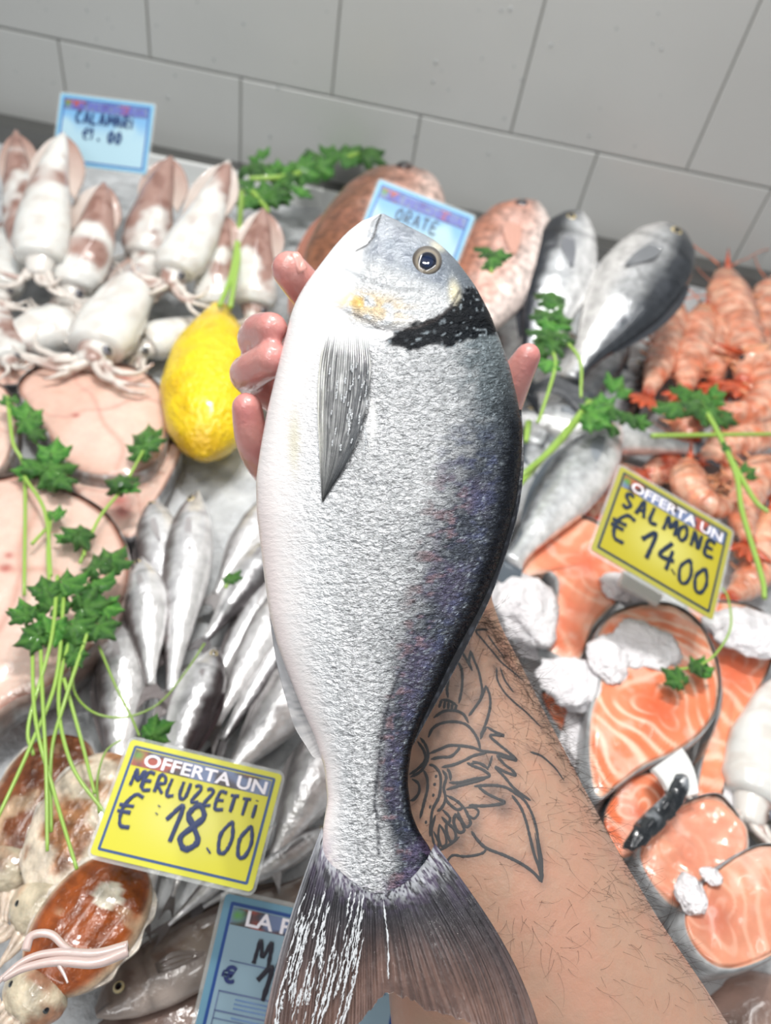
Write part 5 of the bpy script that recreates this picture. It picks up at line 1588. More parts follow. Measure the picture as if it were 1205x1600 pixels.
# lemon --------------------------------------------------------------
def lemon():
    r, L = place('lemon', (343, 480), (318, 714), .045, .045, 'big yellow lemon touching the fingers, its dark stem end pointing to the wall', 'lemon', None)
    hh = 74 * mpp(320, 610, .045)
    prof = np.array([(0, .16), (.02, .24), (.06, .31), (.12, .42), (.2, .58), (.3, .78), (.42, .93), (.56, 1.0), (.7, .97), (.83, .80), (.92, .56), (.98, .26), (1, .06)])
    n, m_ = 90, 72
    s = np.linspace(0, 1, n); s = .5 - .5 * np.cos(np.pi * s)
    rad = np.interp(s, prof[:, 0], prof[:, 1]); rad[1:-1] = (rad[:-2] + rad[1:-1] * 2 + rad[2:]) / 4
    rad = rad * hh
    a = np.linspace(0, 2 * np.pi, m_, endpoint=False)
    X = s[:, None] * L + 0 * a[None]; Y = rad[:, None] * np.cos(a)[None]; Z = rad[:, None] * np.sin(a)[None] * .9
    k = (fbm(np.stack([X / hh * 2, Y / hh * 2, Z / hh * 2], -1), 2) - .5) * .10
    Y = Y * (1 + k); Z = Z * (1 + k)
    V = np.stack([X, Y, Z], -1).reshape(-1, 3)
    c = np.ones((len(V), 3)) * lin((240, 208, 16))
    c = mix(c, lin((222, 178, 14)), sm(.5, .75, fbm(V * 40, 2)) * .7)
    c = mix(c, lin((208, 160, 20)), .6 * sm(.85, 1, np.repeat(s, m_)))
    mk('rind', V, grid_faces(n, m_, True, True, True), M_LEMON, r, cols=c)
    V, F = tube([(-.002, 0, 0), (.001, 0, 0), (.003, 0, 0)], [hh * .13, hh * .16, hh * .14], 12)
    mk('stem_scar', V, F, M_STEM, r, cols=np.ones((len(V), 3)) * lin((36, 42, 58)))
lemon()

# squid ---------------------------------------------------------------
SQ = [
 # tip, base, half width, z, label, brown, tentacles, seed, kwargs
 ((25, 203), (52, 400), 36, .030, 'brown-tipped squid at the far left edge under the tiled wall', .55, 5, 1),
 ((163, 283), (112, 450), 44, .030, 'squid with mottled brown tip below the blue squid card', .42, 6, 2),
 ((100, 205), (62, 405), 46, .055, 'white squid whose pale tip overlaps the blue squid card', .03, 5, 3),
 ((268, 243), (225, 400), 42, .036, 'glossy reddish-brown squid standing right of the blue squid card', .75, 5, 4),
 ((205, 395), (110, 490), 34, .020, 'white squid lying half under its neighbours, left of centre of the heap', .0, 5, 5),
 ((358, 250), (272, 425), 43, .056, 'smooth white squid pointing up right to the tray rim', .02, 7, 6),
 ((350, 330), (336, 480), 36, .024, 'pinkish-brown squid crossed by the parsley stems above the lemon', .5, 4, 7),
 ((412, 325), (398, 478), 40, .030, 'white squid with a brown-patched tip beside the reddish fish', .33, 4, 8),
 ((250, 385), (150, 545), 50, .046, 'large white squid in the middle of the heap with strong highlights', .12, 7, 9),
 ((10, 340), (0, 455), 36, .036, 'glossy white squid cut by the left edge of the photo', .1, 4, 10),
 ((-60, 560), (110, 505), 48, .020, 'thick white squid mantle lying level above the swordfish', .0, 7, 11),
 ((-30, 420), (14, 560), 28, .028, 'reddish-brown squid at the left edge above the swordfish', .9, 3, 12),
 ((330, 500), (230, 540), 36, .022, 'white squid with a tangle of tentacles left of the lemon', .0, 9, 13),
]
for (p0, p1, hw, z, lab, br, tn, sd) in SQ:
    if 0 < sd < 9: br = min(1, br + .12)
    make_squid(p0, p1, hw, z + (.075 if sd in (1, 2, 3, 4, 6, 7, 8) else .0), lab, z1=z + (.012 if sd in (1, 2, 3, 4, 6, 7, 8) else 0), brown=br, tent=tn, seed=sd, tlen=.75 if tn < 9 else 1.3, fins=sd not in (11, 12), eye=sd not in (3,))

# swordfish slices ------------------------------------------------------
make_steak('fish_slice', [(30, 595), (70, 568), (140, 562), (205, 572), (248, 600), (262, 650), (255, 700), (225, 735), (160, 742), (105, 722), (70, 668), (40, 630)], .012, .022,
           'large pale pink swordfish slice left of the lemon', 'fish slice', 'pale swordfish slices on the left', sword_colors(1, [(195, 595, .006), (180, 588, .005), (120, 655, .003)]), (150, 132, 124), seed=1)
make_steak('fish_slice', [(100, 722), (160, 744), (220, 738), (262, 690), (284, 700), (262, 752), (232, 800), (205, 840), (165, 815), (120, 770)], .004, .018,
           'narrow swordfish belly slice with grey skin below the large one', 'fish slice', 'pale swordfish slices on the left', sword_colors(2, [(185, 770, .009), (190, 790, .008)]), (110, 110, 112), seed=2)
make_steak('fish_slice', [(-70, 600), (-10, 596), (18, 620), (26, 665), (14, 712), (-10, 735), (-70, 730)], .016, .022,
           'swordfish slice cut off by the left edge beside the large one', 'fish slice', 'pale swordfish slices on the left', sword_colors(3), (150, 134, 126), seed=3)
make_steak('fish_slice', [(-80, 760), (0, 745), (60, 740), (115, 768), (165, 800), (196, 850), (200, 905), (180, 965), (140, 1015), (90, 1062), (30, 1090), (-80, 1110)], .016, .026,
           'biggest swordfish slice, lower left, with parsley lying over it', 'fish slice', 'pale swordfish slices on the left', sword_colors(4, [(20, 885, .003), (15, 905, .004)]), (150, 130, 122), seed=4)
make_steak('fish_slice', [(-40, 565), (40, 560), (60, 590), (20, 600), (-40, 600)], .004, .012,
           'grey-skinned fish slice under the edge of the squid heap', 'fish slice', 'pale swordfish slices on the left', sword_colors(5), (60, 58, 60), seed=5)

# small hake --------------------------------------------------------------
SILV = dict(back=(120, 112, 112), flank=(222, 222, 224), belly=(244, 243, 243))
GREY = dict(back=(96, 92, 94), flank=(190, 190, 192), belly=(230, 229, 229))
PALE = dict(back=(150, 146, 146), flank=(222, 221, 222), belly=(242, 241, 241))
G = 'small silver hake on the ice left of the big bream'
HK = [
 ((243, 780), (262, 1060), 34, .018, True, SILV, 'silver hake nearest the swordfish, its mouth by the slice tip', 0),
 ((310, 768), (258, 1150), 36, .026, True, SILV, 'long silver hake pointing straight at the lemon, topmost of the shoal', .1),
 ((222, 872), (238, 1110), 32, .030, True, SILV, 'hake with a shiny head right beside the big parsley bunch', 0),
 ((192, 965), (182, 1290), 38, .018, True, SILV, 'wide silver hake whose body runs down under the yellow hake card', 0),
 ((438, 770), (318, 960), 24, .012, True, PALE, 'slim pale hake disappearing behind the belly of the bream', .2),
 ((432, 838), (300, 1030), 28, .018, False, GREY, 'grey textured hake with a parsley leaf on it', .1),
 ((445, 880), (300, 1130), 23, .012, True, SILV, 'slim silver hake between two grey ones beside the bream', .1),
 ((462, 905), (312, 1180), 27, .020, True, PALE, 'pale hake sloping down left from the bream', .15),
 ((478, 940), (322, 1200), 25, .014, False, GREY, 'dark-sided hake lowest of those sloping from the bream', .1),
 ((336, 1012), (240, 1300), 36, .032, False, dict(back=(70, 58, 60), flank=(206, 206, 208), belly=(236, 236, 236)), 'hake with a clear eye and open red mouth above the yellow card', 0),
 ((500, 1010), (318, 1260), 40, .020, True, PALE, 'plump white hake beside the anal fin of the bream', -.2),
 ((262, 1190), (222, 1478), 20, .014, True, SILV, 'hake whose slim tail sticks out straight below the yellow card', 0),
 ((330, 1200), (258, 1440), 17, .010, True, SILV, 'hake with only a short tail end below the yellow card', 0),
 ((430, 1290), (232, 1474), 19, .016, True, SILV, 'hake whose tail slants down left below the yellow card', 0),
 ((520, 1290), (280, 1440), 18, .010, True, GREY, 'grey hake lying behind the two blue and yellow cards', 0),
 ((540, 1120), (405, 1385), 44, .012, True, PALE, 'large pale hake between the yellow card and the narrow part of the bream', 0),
]
for i, (a, b, hw, z, fl, pal, lab, bend) in enumerate(HK):
    make_fish('hake', a, b, hw * (1.18 if i not in (11, 12, 13) else 1), z, lab, G, 'hake', flip=fl, bend=bend, pal=pal, seed=i * 1.7, roll=.1)
# open red mouth of the one with the clear eye is seen as a dark gape
# cuttlefish -------------------------------------------------------------
make_cuttlefish((112, 1150), (-30, 1440), 74, .030, 'dark brown cuttlefish at the left edge under the parsley stems', dark=(122, 70, 40), light=(190, 160, 130), seed=1, amount=.75)
make_cuttlefish((190, 1180), (20, 1520), 84, .046, 'pale beige cuttlefish with a white fin edge in the middle of the three', dark=(166, 116, 78), light=(214, 200, 180), seed=2, amount=.40)
make_cuttlefish((212, 1345), (-10, 1640), 82, .058, 'rust-red cuttlefish with a round white spot below the yellow card', dark=(146, 74, 30), light=(196, 168, 138), spot=(.23, .10, .075), seed=3, amount=.95)
def loose_tentacles():
    A = Acc()
    for (pp, w0) in (([(200, 1478), (150, 1490), (90, 1488), (40, 1500), (-10, 1540)], 8), ([(200, 1485), (150, 1504), (90, 1502), (40, 1512), (5, 1530)], 9),
                     ([(40, 1485), (50, 1462), (80, 1460), (110, 1485), (160, 1494), (196, 1480)], 7), ([(90, 1505), (100, 1522), (106, 1536)], 3)):
        q = spline([P(x, y, .115) for x, y in pp], 40)
        V, F = tube(q, w0 * mpp(100, 1490, .1) * np.linspace(1, .5, 40), 10)
        A.add(V, F, lin((206, 184, 178)))
    loc = P(100, 1490, .115)
    o = A.mk('tentacles', M_SQUID, None, loc); o.location = Vector(loc)
    tag(o, 'pinkish cuttlefish tentacles lying across the rust-red cuttlefish', 'tentacles')
loose_tentacles()
WETP = dict(back=(104, 92, 86), flank=(128, 116, 108), belly=(150, 138, 130), mottle=(92, 74, 66), fin=(96, 84, 78))
make_fish('monk', (150, 1585), (560, 1330), 52, .006, 'wet grey-brown fish lying slanted behind the blue card at the bottom', 'brown fish along the front edge', 'fish', pal=WETP, seed=31)
WET2 = dict(back=(112, 94, 86), flank=(134, 112, 102), belly=(158, 132, 122), mottle=(104, 84, 78), fin=(104, 88, 82))
make_fish('monk', (100, 1720), (620, 1480), 92, -.012, 'big wet brown fish at the bottom edge left of the blue card', 'brown fish along the front edge', 'fish', pal=WET2, seed=35, name='monkfish')
make_fish('monk', (1300, 1600), (1000, 1640), 85, -.005, 'brown fish half hidden behind the elbow in the bottom right corner', 'brown fish along the front edge', 'fish', pal=WET2, seed=37, name='monkfish')

# fish behind the bream --------------------------------------------------------
PINK = dict(back=(132, 84, 58), flank=(198, 150, 132), belly=(226, 196, 184), pink=True, edge=.62, fin=(170, 110, 90), mottle=(150, 98, 78), iris=(60, 40, 36))
PINK2 = dict(back=(176, 116, 92), flank=(222, 178, 164), belly=(240, 222, 214), pink=True, edge=.74, fin=(206, 150, 130), head=(190, 120, 90), iris=(60, 50, 60))
make_fish('bream', (664, 268), (390, 640), 120, 0.13, 'coppery red bream behind the fingertips, blue card on top of it', 'sea fish along the wall', 'fish', z1=.034, flip=True, pal=PINK, seed=41, name='red_bream')
make_fish('bream', (838, 318), (650, 640), 88, 0.14, 'pink bream with its eye beside the blue card in the middle', 'sea fish along the wall', 'fish', z1=.040, flip=True, pal=PINK2, seed=43, name='red_bream')
BR = dict(back=(44, 48, 56), flank=(206, 209, 212), belly=(242, 242, 242), patch=(28, 30, 36), edge=.70)
make_fish('bream', (908, 332), (800, 640), 66, 0.15, 'silver bream with a black-striped head leaning on the wall', 'sea fish along the wall', 'fish', z1=.044, flip=True, pal=BR, seed=45)
BS = dict(back=(66, 70, 76), flank=(182, 184, 186), belly=(216, 214, 212), edge=.66)
make_fish('bream', (1048, 350), (860, 640), 84, 0.16, 'grey bream with gaping dark eye beside the prawns and the wall', 'sea fish along the wall', 'fish', z1=.050, flip=False, pal=BS, seed=47, bend=.1)
make_fish('bream', (806, 405), (770, 640), 46, .022, 'small white-bellied bream behind the gill side of the held fish', 'sea fish along the wall', 'fish', flip=True, pal=BR, seed=49)
W3 = dict(back=(84, 94, 104), flank=(220, 223, 226), belly=(248, 248, 248), edge=.84)
make_fish('bass', (975, 505), (800, 740), 50, .030, 'silver bass under the parsley right of the thumb', 'sea fish in the middle', 'fish', flip=False, pal=W3, seed=51)
make_fish('bass', (890, 520), (830, 700), 40, .018, 'white-sided bass directly behind the thumb', 'sea fish in the middle', 'fish', flip=False, pal=W3, seed=53)
make_fish('bass', (1000, 560), (840, 800), 44, .016, 'bass with a dark back showing between parsley and prawns', 'sea fish in the middle', 'fish', flip=False, pal=BR, seed=54)
make_fish('bass', (800, 648), (1128, 712), 46, .034, 'silver bass lying level, its grey tail next to the prawns', 'sea fish in the middle', 'fish', flip=False, pal=W3, seed=55)
make_fish('bass', (968, 660), (760, 930), 52, .046, 'silver bass slanting down to the salmon, topmost of its pile', 'sea fish in the middle', 'fish', flip=True, pal=W3, seed=57)
make_fish('bass', (890, 640), (740, 900), 46, .016, 'bass mostly hidden under the parsley stem next to the held bream', 'sea fish in the middle', 'fish', flip=True, pal=W3, seed=58)

# prawns ---------------------------------------------------------------------
PR = [
 ([(1056, 470), (1045, 520), (1030, 570), (1012, 618)], 25, .040, 'straight prawn standing beside the grey bream, tail down'),
 ([(1102, 480), (1088, 530), (1075, 575), (1070, 612)], 28, .036, 'prawn second from the grey bream, head up'),
 ([(1132, 425), (1140, 470), (1160, 520), (1168, 565), (1160, 600)], 32, .044, 'large prawn with a bright orange head highest on the pile'),
 ([(1150, 560), (1195, 570), (1205, 615), (1175, 645), (1120, 640)], 33, .048, 'curled glossy prawn with two white highlights above the level stem'),
 ([(1206, 440), (1200, 490), (1204, 530)], 24, .036, 'prawn cut by the right edge near the wall'),
 ([(1120, 500), (1112, 550), (1118, 600)], 28, .028, 'prawn at the heart of the pile between two upright ones'),
 ([(1215, 650), (1180, 680), (1130, 700), (1090, 722)], 28, .030, 'prawn crossing under the level parsley stem'),
 ([(1075, 720), (1078, 760), (1110, 790), (1150, 792)], 26, .036, 'orange prawn just above the yellow salmon card'),
 ([(1215, 720), (1180, 750), (1160, 800), (1170, 850)], 28, .034, 'prawn right of the salmon card against the edge'),
 ([(1200, 800), (1195, 860), (1170, 910), (1140, 935)], 28, .022, 'lowest prawn, under the corner of the salmon card'),
 ([(1010, 745), (960, 755), (925, 785), (905, 820)], 26, .018, 'deep red prawn behind the top corner of the salmon card'),
 ([(1070, 700), (1030, 735), (1000, 760)], 22, .016, 'deep red prawn under the grey bass tail'),
 ([(1100, 640), (1070, 660), (1085, 690)], 26, .022, 'prawn under the parsley leaves beside the bass'),
 ([(1200, 500), (1185, 540), (1200, 580)], 26, .026, 'prawn tucked behind the curled one at the right edge'),
 ([(1130, 735), (1160, 760), (1200, 775)], 24, .022, 'prawn pinned under the thin parsley stem'),
]
for i, (pp, hw, z, lab) in enumerate(PR):
    make_shrimp(pp, hw, z, lab, seed=i, color=(228, 146, 112) if i not in (10, 11) else (190, 76, 52))

# salmon -----------------------------------------------------------------------
SK = (156, 158, 160)
GS = 'raw salmon slices at the right'
def sal(pxs, z, th, lab, cen, **k):
    kk = dict(freq=k.pop('freq', 7.0), seed=k.get('seed', 0), phase=k.pop('phase', 0.0), w=k.pop('w', 0.9))
    for q in ('mid', 'red', 'light'):
        if q in k: kk[q] = k.pop(q)
    rim = k.pop('rim', SK)
    c0 = P(cen[0], cen[1], z + th)[:2]
    return make_steak('salmon_slice', pxs, z, th, lab, 'salmon', GS, salmon_colors(c0, **kk), rim, center=cen, **k)
sal([(808, 880), (826, 838), (862, 815), (905, 806), (940, 818), (968, 850), (985, 890), (968, 935), (930, 975), (905, 1030), (868, 1022), (848, 1000), (868, 950), (872, 905), (848, 890), (820, 902)], .016, .020,
    'horseshoe salmon slice below the left corner of the yellow salmon card', (915, 880), seed=1, freq=4, w=.45, mid=(236, 138, 104))
sal([(1075, 945), (1130, 938), (1185, 950), (1215, 985), (1205, 1040), (1180, 1090), (1162, 1140), (1135, 1175), (1128, 1250), (1092, 1256), (1098, 1190), (1118, 1140), (1128, 1080), (1112, 1010)], .008, .020,
    'long bent salmon slice to the right of the round one', (1150, 1050), seed=2, freq=6, w=.7)
sal([(930, 1010), (948, 968), (990, 945), (1045, 942), (1090, 968), (1118, 1020), (1126, 1075), (1112, 1125), (1072, 1165), (1010, 1195), (968, 1225), (935, 1245), (922, 1190), (924, 1120), (938, 1060)], .028, .024,
    'round salmon slice with clear white rings and a parsley leaf on it', (1032, 1108), seed=3, freq=8.5, w=.95)
sal([(848, 1080), (895, 1085), (930, 1110), (925, 1160), (895, 1160), (862, 1120)], .006, .018, 'small salmon piece behind the hairy forearm', (890, 1110), seed=4, freq=4, w=.7)
sal([(950, 1258), (985, 1215), (1030, 1205), (1050, 1235), (1035, 1290), (1000, 1330), (962, 1340), (945, 1300)], .022, .020, 'salmon slice with a thick black skin edge beside the forearm', (1000, 1270), seed=5, freq=4, w=.6, rim=(36, 40, 44), mid=(232, 124, 84))
sal([(1000, 1335), (1030, 1290), (1075, 1252), (1120, 1240), (1145, 1262), (1168, 1305), (1160, 1350), (1120, 1385), (1075, 1420), (1035, 1402)], .026, .024, 'lumpy salmon slice under the black strip of skin', (1072, 1345), seed=6, freq=4, w=.15, mid=(228, 156, 130), red=(214, 130, 104), bumpy=.005)
sal([(1070, 1432), (1095, 1385), (1140, 1345), (1190, 1320), (1235, 1330), (1260, 1400), (1235, 1470), (1180, 1505), (1125, 1512), (1085, 1480)], .036, .026, 'salmon slice with fine curved lines in the bottom right corner', (1118, 1432), seed=7, freq=7, w=.35, mid=(220, 150, 122), red=(196, 104, 80), bumpy=.002)
sal([(880, 800), (925, 760), (965, 775), (950, 810), (915, 830)], .002, .014, 'dark red salmon end behind the left tip of the yellow salmon card', (920, 795), seed=8, freq=3, w=.2, mid=(214, 92, 66))

def skin_strip():
    q = spline([P(x, y, .062) for x, y in ((985, 1326), (1005, 1300), (1030, 1275), (1052, 1250), (1062, 1222), (1070, 1228))], 40)
    w_ = mpp(1020, 1280, .06)
    V, F = tube(q, w_ * np.interp(np.linspace(0, 1, 40), [0, .1, .35, .6, .85, 1], [5, 15, 17, 15, 16, 5]), 14, .6)
    V = V + (fbm(V * 160, 2) - .5)[:, None] * .006
    loc = P(1020, 1280, .06)
    c = mix(np.ones((len(V), 3)) * lin((34, 38, 42)), lin((150, 156, 162)), .8 * sm(.56, .68, fbm(V * 140, 2)))
    o = mk('fish_skin', V - loc, F, M_WET, None, cols=c); o.location = Vector(loc)
    tag(o, 'rolled strip of black fish skin lying between the salmon slices', 'fish skin')
skin_strip()
def white_tab():
    pts = [(1018, 1202), (1066, 1168), (1092, 1240), (1046, 1252)]
    top = np.array([P(x, y, .060) for x, y in pts]); loc = top.mean(0)
    n = np.array([0, 0, .0022])
    # a strip with its free end bent up
    g = []
    for s in np.linspace(0, 1, 12):
        a = top[0] * (1 - s) + top[3] * s; b = top[1] * (1 - s) + top[2] * s
        for t in np.linspace(0, 1, 8):
            p = a * (1 - t) + b * t + np.array([0, 0, .004 * math.sin(s * 3)]); g.append(p)
    g = np.array(g); k = len(g)
    V = np.vstack([g, g - n]) - loc
    F = [tuple(f) for f in grid_faces(12, 8, False)]; F += [tuple(i + k for i in f[::-1]) for f in F]
    rim = [i * 8 for i in range(12)] + [88 + j for j in range(1, 8)] + [i * 8 + 7 for i in range(10, -1, -1)] + list(range(6, 0, -1))
    for a, b in zip(rim, rim[1:] + rim[:1]): F.append((a, a + k, b + k, b))
    o = mk('plastic_tab', V, F, M_PLASTIC); o.location = Vector(loc)
    tag(o, 'white plastic tab stuck between the round salmon slice and the black skin', 'tab')
white_tab()

for a in ((815, 945, 50, 50, .040, 'big white ice lump between the bream and the salmon', 1), (1175, 988, 62, 34, .046, 'broad ice lump at the right edge below the salmon card', 2),
          (895, 1068, 50, 34, .044, 'flat ice lump left of the round salmon slice', 3), (1010, 1012, 52, 34, .052, 'half-melted ice lump on top of the round salmon slice', 4),
          (948, 1030, 26, 34, .052, 'small ice lump on the left rim of the round salmon slice', 5), (912, 1160, 34, 42, .024, 'ice lump squeezed behind the forearm below the flat one', 6),
          (1080, 1398, 20, 24, .064, 'tiny clear ice lump on the lumpy salmon slice', 7), (975, 920, 34, 22, .038, 'ice lump just under the yellow salmon card', 8),
          (1112, 1368, 14, 10, .066, 'sliver of ice beside the tiny clear lump', 9), (835, 1010, 30, 20, .020, 'ice lump below the big one beside the forearm', 10),
          (1132, 1235, 24, 30, .020, 'ice lump between the bent slice and the lumpy slice', 11), (930, 1275, 34, 30, .010, 'ice lump low beside the forearm under the round slice', 12),
          (1000, 940, 26, 18, .030, 'ice lump at the top rim of the round salmon slice', 13)):
    ice_lump(a[0], a[1], a[2], a[3], a[4], a[5], a[6], hz=.55 if a[6] != 4 else .3)

make_squid((1215, 1060), (1180, 1250), 52, .030, 'translucent white squid at the right edge beside the salmon', brown=.0, tent=5, seed=21, group='squid at the right edge', fins=False)
GR2 = dict(back=(70, 74, 78), flank=(150, 154, 156), belly=(190, 192, 190))
make_fish('hake', (1160, 1100), (1148, 1330), 22, .006, 'grey fish wedged between the bent salmon slice and the squid', None, 'fish', pal=GR2, seed=61, name='grey_fish', tail=False)
make_fish('monk', (1165, 1290), (1290, 1330), 30, .010, 'dark fish below the squid at the right edge', 'brown fish along the front edge', 'fish', pal=dict(back=(60, 56, 54), flank=(96, 88, 76), belly=(130, 120, 104)), seed=63, name='monkfish')

# parsley ----------------------------------------------------------------------------
make_sprig('dense parsley bunch with long pale stems over the biggest swordfish slice',
   [[(62, 960), (66, 1080), (72, 1200), (74, 1330)], [(100, 930), (88, 1060), (50, 1160), (0, 1270), (-20, 1310)], [(50, 980), (55, 1120), (85, 1240), (120, 1358)],
    [(120, 960), (92, 1080), (110, 1190), (165, 1272)], [(140, 980), (100, 1100), (80, 1180), (80, 1300)], [(90, 900), (80, 1000), (45, 1130), (52, 1180)], [(100, 1060), (128, 1160), (148, 1240)]],
   [(60, 985, 42, 200), (42, 950, 40, 230), (90, 935, 44, 300), (115, 905, 46, 330), (150, 945, 46, 350), (130, 985, 44, 20), (165, 985, 40, 40), (85, 990, 42, 90), (160, 905, 42, 320),
    (182, 868, 44, 310), (150, 880, 40, 250), (45, 1000, 38, 160), (110, 1015, 40, 80), (135, 930, 42, 280), (30, 960, 34, 190), (120, 1030, 30, 60), (70, 915, 38, 250), (175, 950, 34, 10)],
   .075, 1)
make_sprig('parsley sprig climbing the left edge of the large swordfish slice', [[(12, 620), (20, 690), (38, 740), (38, 930)], [(38, 745), (70, 800), (80, 900)], [(80, 800), (75, 860), (78, 930)], [(50, 850), (78, 820)]],
   [(42, 640, 40, 260), (45, 665, 34, 60), (60, 680, 24, 20), (85, 700, 42, 290), (95, 730, 44, 350), (80, 750, 40, 80), (55, 725, 40, 200), (100, 755, 34, 40), (12, 622, 24, 220), (35, 735, 30, 180), (88, 800, 26, 300)], .052, 2)
make_sprig('parsley sprig pointing up right towards the lemon', [[(125, 880), (155, 810), (190, 765), (218, 715), (232, 690)], [(118, 838), (130, 850), (132, 868)]],
   [(228, 675, 40, 280), (240, 690, 34, 350), (215, 700, 36, 200), (195, 750, 36, 340), (178, 755, 32, 200), (205, 762, 28, 20), (115, 832, 36, 200), (128, 845, 32, 60), (98, 838, 24, 190)], .054, 3)
make_sprig('thin curved parsley stem crossing the hake', [[(112, 1040), (118, 1085), (150, 1115), (200, 1120), (250, 1098), (290, 1050), (320, 1005)], [(155, 1010), (180, 1070), (205, 1120), (218, 1150)], [(155, 1270), (152, 1220), (165, 1175), (190, 1155)]],
   [(252, 1140, 40, 330), (235, 1150, 24, 200)], .068, 4, stem_w=2.2, dark=.6)
make_sprig('single parsley leaf lying on the grey hake', [[(352, 918), (362, 905)]], [(366, 900, 26, 320)], .050, 5)
make_sprig('parsley bunch along the wall with two stems hanging to the lemon', [[(378, 300), (372, 370), (362, 430), (343, 478)], [(376, 300), (374, 380), (368, 430), (360, 480)], [(390, 280), (450, 275), (510, 255), (560, 240)], [(395, 300), (420, 330)]],
   [(395, 262, 44, 300), (420, 268, 44, 20), (450, 262, 42, 340), (480, 268, 42, 20), (505, 265, 40, 30), (535, 242, 44, 300), (560, 240, 42, 10), (585, 245, 36, 20), (400, 300, 44, 200), (425, 310, 46, 60), (375, 285, 36, 250),
    (445, 285, 38, 60), (520, 232, 34, 280), (385, 315, 34, 120), (405, 240, 30, 270), (470, 250, 32, 290), (495, 245, 32, 330), (470, 300, 30, 90), (440, 312, 32, 30)], .075, 6, stem_w=4.5)
make_sprig('small parsley tuft on the pink bream', [[(768, 425), (766, 405)]], [(762, 392, 32, 250), (780, 396, 34, 310), (768, 412, 28, 100)], .165, 7)
make_sprig('tall parsley tuft right of the thumb', [[(858, 540), (868, 570), (848, 640), (840, 660)], [(870, 520), (905, 560), (908, 620)]],
   [(862, 462, 40, 265), (875, 480, 38, 330), (850, 490, 36, 220), (868, 505, 42, 20), (845, 520, 36, 200), (880, 525, 34, 330), (862, 540, 40, 90), (840, 545, 30, 190), (885, 500, 30, 350), (856, 572, 34, 110)], .140, 8)
make_sprig('parsley with thick wet stem beside the dark back of the bream', [[(922, 628), (880, 680), (840, 725), (805, 765)], [(915, 640), (870, 695), (825, 735), (808, 752)], [(826, 660), (822, 690)]],
   [(938, 625, 38, 280), (935, 655, 44, 30), (950, 665, 40, 60), (968, 600, 40, 290), (960, 640, 34, 10), (990, 655, 34, 15), (1008, 660, 24, 10), (925, 640, 34, 200)], .085, 9, stem_w=5.5)
make_sprig('parsley with a level straight stem across the prawns', [[(1018, 681), (1090, 680), (1160, 679), (1240, 678)], [(1095, 630), (1120, 672), (1150, 740), (1160, 800), (1190, 900), (1195, 935)], [(1128, 690), (1175, 775), (1200, 800)]],
   [(1070, 608, 34, 240), (1090, 618, 42, 300), (1042, 636, 40, 185), (1125, 618, 30, 340), (1108, 628, 34, 30), (1115, 650, 36, 30), (1140, 655, 28, 20), (1140, 702, 22, 300), (1175, 735, 26, 330), (1078, 632, 34, 200)], .084, 10, stem_w=4)
make_sprig('two-leaved parsley tip on the round salmon slice', [[(1060, 1046), (1092, 1040), (1120, 1020), (1142, 980), (1138, 935), (1128, 918)]], [(1052, 1056, 34, 215), (1098, 1038, 32, 280), (1092, 1046, 22, 60)], .068, 11, stem_w=2.2)

# price cards --------------------------------------------------------------------------
INK = (22, 44, 92)
make_card([(205, 1150), (440, 1213), (398, 1392), (137, 1339)], .335, 'yellow price card reading MERLUZZETTI 18.00 among the hake', 'yellow',
   [('MERLUZZETTI', -.80, .22, .29, .058, .155, -.03), ('€', -.82, -.46, .56, .06, .2), (':', -.40, -.26, .4, .06, .1), ('1', -.16, -.52, .60, .075, .2), ('8', -.02, -.58, .74, .10, .32), ('.', .32, -.54, .6, .12, .1), ('00', .44, -.50, .50, .065, .24)],
   'OFFERTA UN', INK, dv=-.012)
make_card([(985, 738), (1175, 852), (1083, 946), (906, 846)], .492, 'yellow price card reading SALMONE 14.00 above the salmon', 'dull',
   [('SALMONE', -.78, .17, .33, .07, .235), ('€', -.82, -.56, .60, .07, .2), ('14', -.24, -.58, .58, .08, .22), ('.', .20, -.56, .5, .13, .1), ('00', .32, -.64, .50, .065, .26)],
   'OFFERTA UN', (24, 40, 62), dv=-.02)
make_card([(92, 145), (242, 163), (229, 273), (84, 254)], .83, 'blue price card reading CALAMARI standing at the wall behind the squid', 'blue',
   [('CALAMARI', -.60, .22, .30, .07, .165), ('€1', -.42, -.22, .30, .05, .16), (',', -.1, -.2, .3, .07, .1), ('00', .12, -.22, .28, .08, .16)],
   'LA PESCHERIA', (24, 60, 110), dv=.0)
make_card([(594, 281), (742, 337), (700, 452), (548, 392)], .70, 'blue price card stuck between the two red bream behind the mouth of the held fish', 'blue',
   [('ORATE', -.44, .18, .30, .05, .18), ('1', -.02, -.22, .26, .05, .16), ('00', .16, -.22, .24, .05, .16)],
   'LA PESCHERIA', (70, 92, 116), dv=.0)
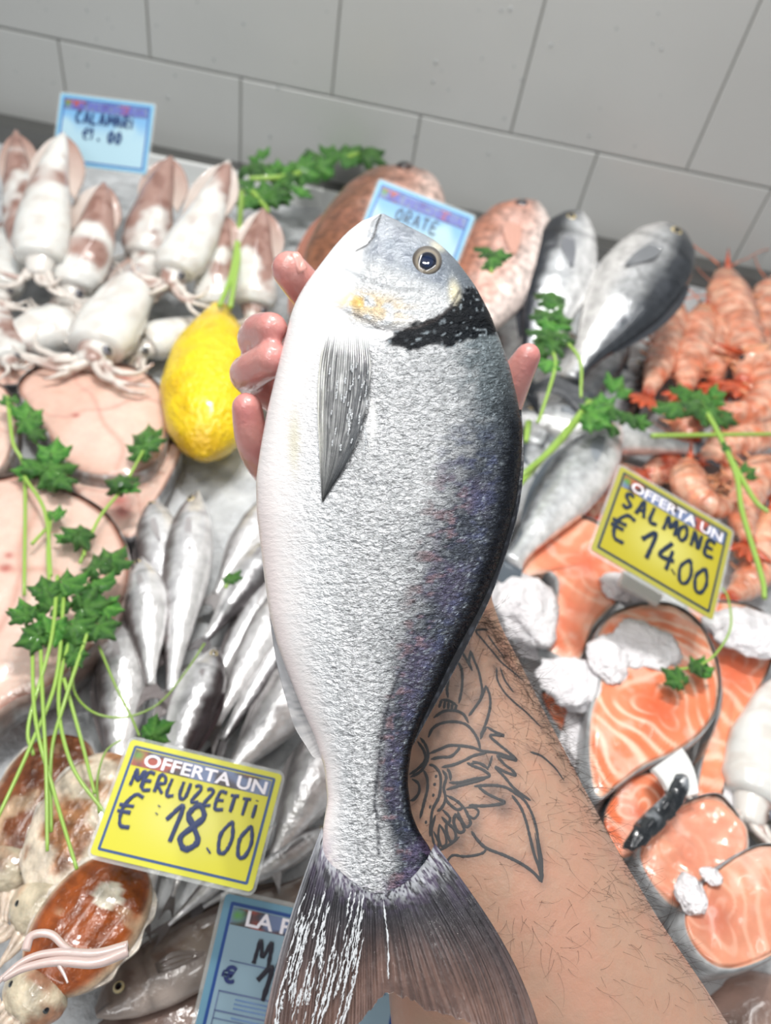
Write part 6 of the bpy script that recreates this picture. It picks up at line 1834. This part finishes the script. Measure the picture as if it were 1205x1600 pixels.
def pr(r, w, h):
    A = Acc()
    for (x0, x1, y0, y1) in ((-.84, .2, -.90 + .03, -.30),):
        for (a, b, c, d) in ((x0, x1, -.30, -.285), (x0, x1, -.56, -.545), (x0, x0 + .01, -.86, -.29), (x1, x1 + .01, -.86, -.29), (x0, x1, -.66, -.652), (-.8, .8, .12, .13)):
            V, F = boxVF(a * w, b * w, c * h, d * h, .0005, .0008); A.add(V, F, lin((96, 110, 150)))
        for k, y in enumerate((-.37, -.43, -.49, -.62, -.72, -.80)):
            V, F = boxVF((-.66) * w, (-.66 + .5 + .12 * (k % 3)) * w, y * h, (y + .012) * h, .0005, .0008); A.add(V, F, lin((110, 140, 190)))
    A.mk('printed_lines', M_CARD, r)
    font_text('euro_sign', '€', h * .30, (-w * .84, -h * .16, .0009), M_CARD, r, (40, 52, 104), bold=.0004)
make_card([(350, 1393), (655, 1462), (605, 1690), (300, 1625)], .345, 'blue price card with large MA and 1 partly behind the tail of the bream', 'blueshaded',
   [('MA', -.56, .16, .32, .06, .24), ('1', -.42, -.30, .46, .07, .2)], 'LA PESCHERIA', (30, 28, 40), dv=-.005, printed=pr)
def clip():
    pts = [(975, 888), (1040, 925), (1030, 945), (968, 910)]
    top = np.array([P(x, y, .055) for x, y in pts]); loc = top.mean(0)
    V = np.vstack([top, top - np.array([0, 0, .006])]) - loc
    o = mk('card_holder', V, [(0, 1, 2, 3), (7, 6, 5, 4), (0, 4, 5, 1), (1, 5, 6, 2), (2, 6, 7, 3), (3, 7, 4, 0)], M_PLASTIC, smooth=False)
    b = o.modifiers.new('b', 'BEVEL'); b.width = .0025; b.segments = 3
    o.location = Vector(loc); tag(o, 'pale plastic holder foot under the yellow salmon card', 'card holder')
clip()

# splashes of water on the tiles
A = Acc()
for i in range(46):
    px, py = rnd.uniform(0, 1180), rnd.uniform(0, 240)
    s, z = wallhit(px, py); q = W0 + WD * s + WN * .0045
    rr_ = rnd.uniform(.0008, .0022)
    V = []; aa = np.linspace(0, 2 * np.pi, 9, endpoint=False)
    for k in (1, .8, .45, .05):
        hgt = math.sqrt(1 - k * k) * .6
        for t in aa:
            p = q + WD * rr_ * k * math.cos(t) + np.array([0, 0, 1]) * rr_ * k * 1.4 * math.sin(t) + WN * rr_ * hgt
            V.append((p[0], p[1], z + rr_ * k * 1.4 * math.sin(t)))
    A.add(V, grid_faces(4, 9, True, False, True))
o = A.mk('water_drops', M_DROP)
tag(o, 'small water drops splashed on the grey wall tiles', 'water', kind='stuff')
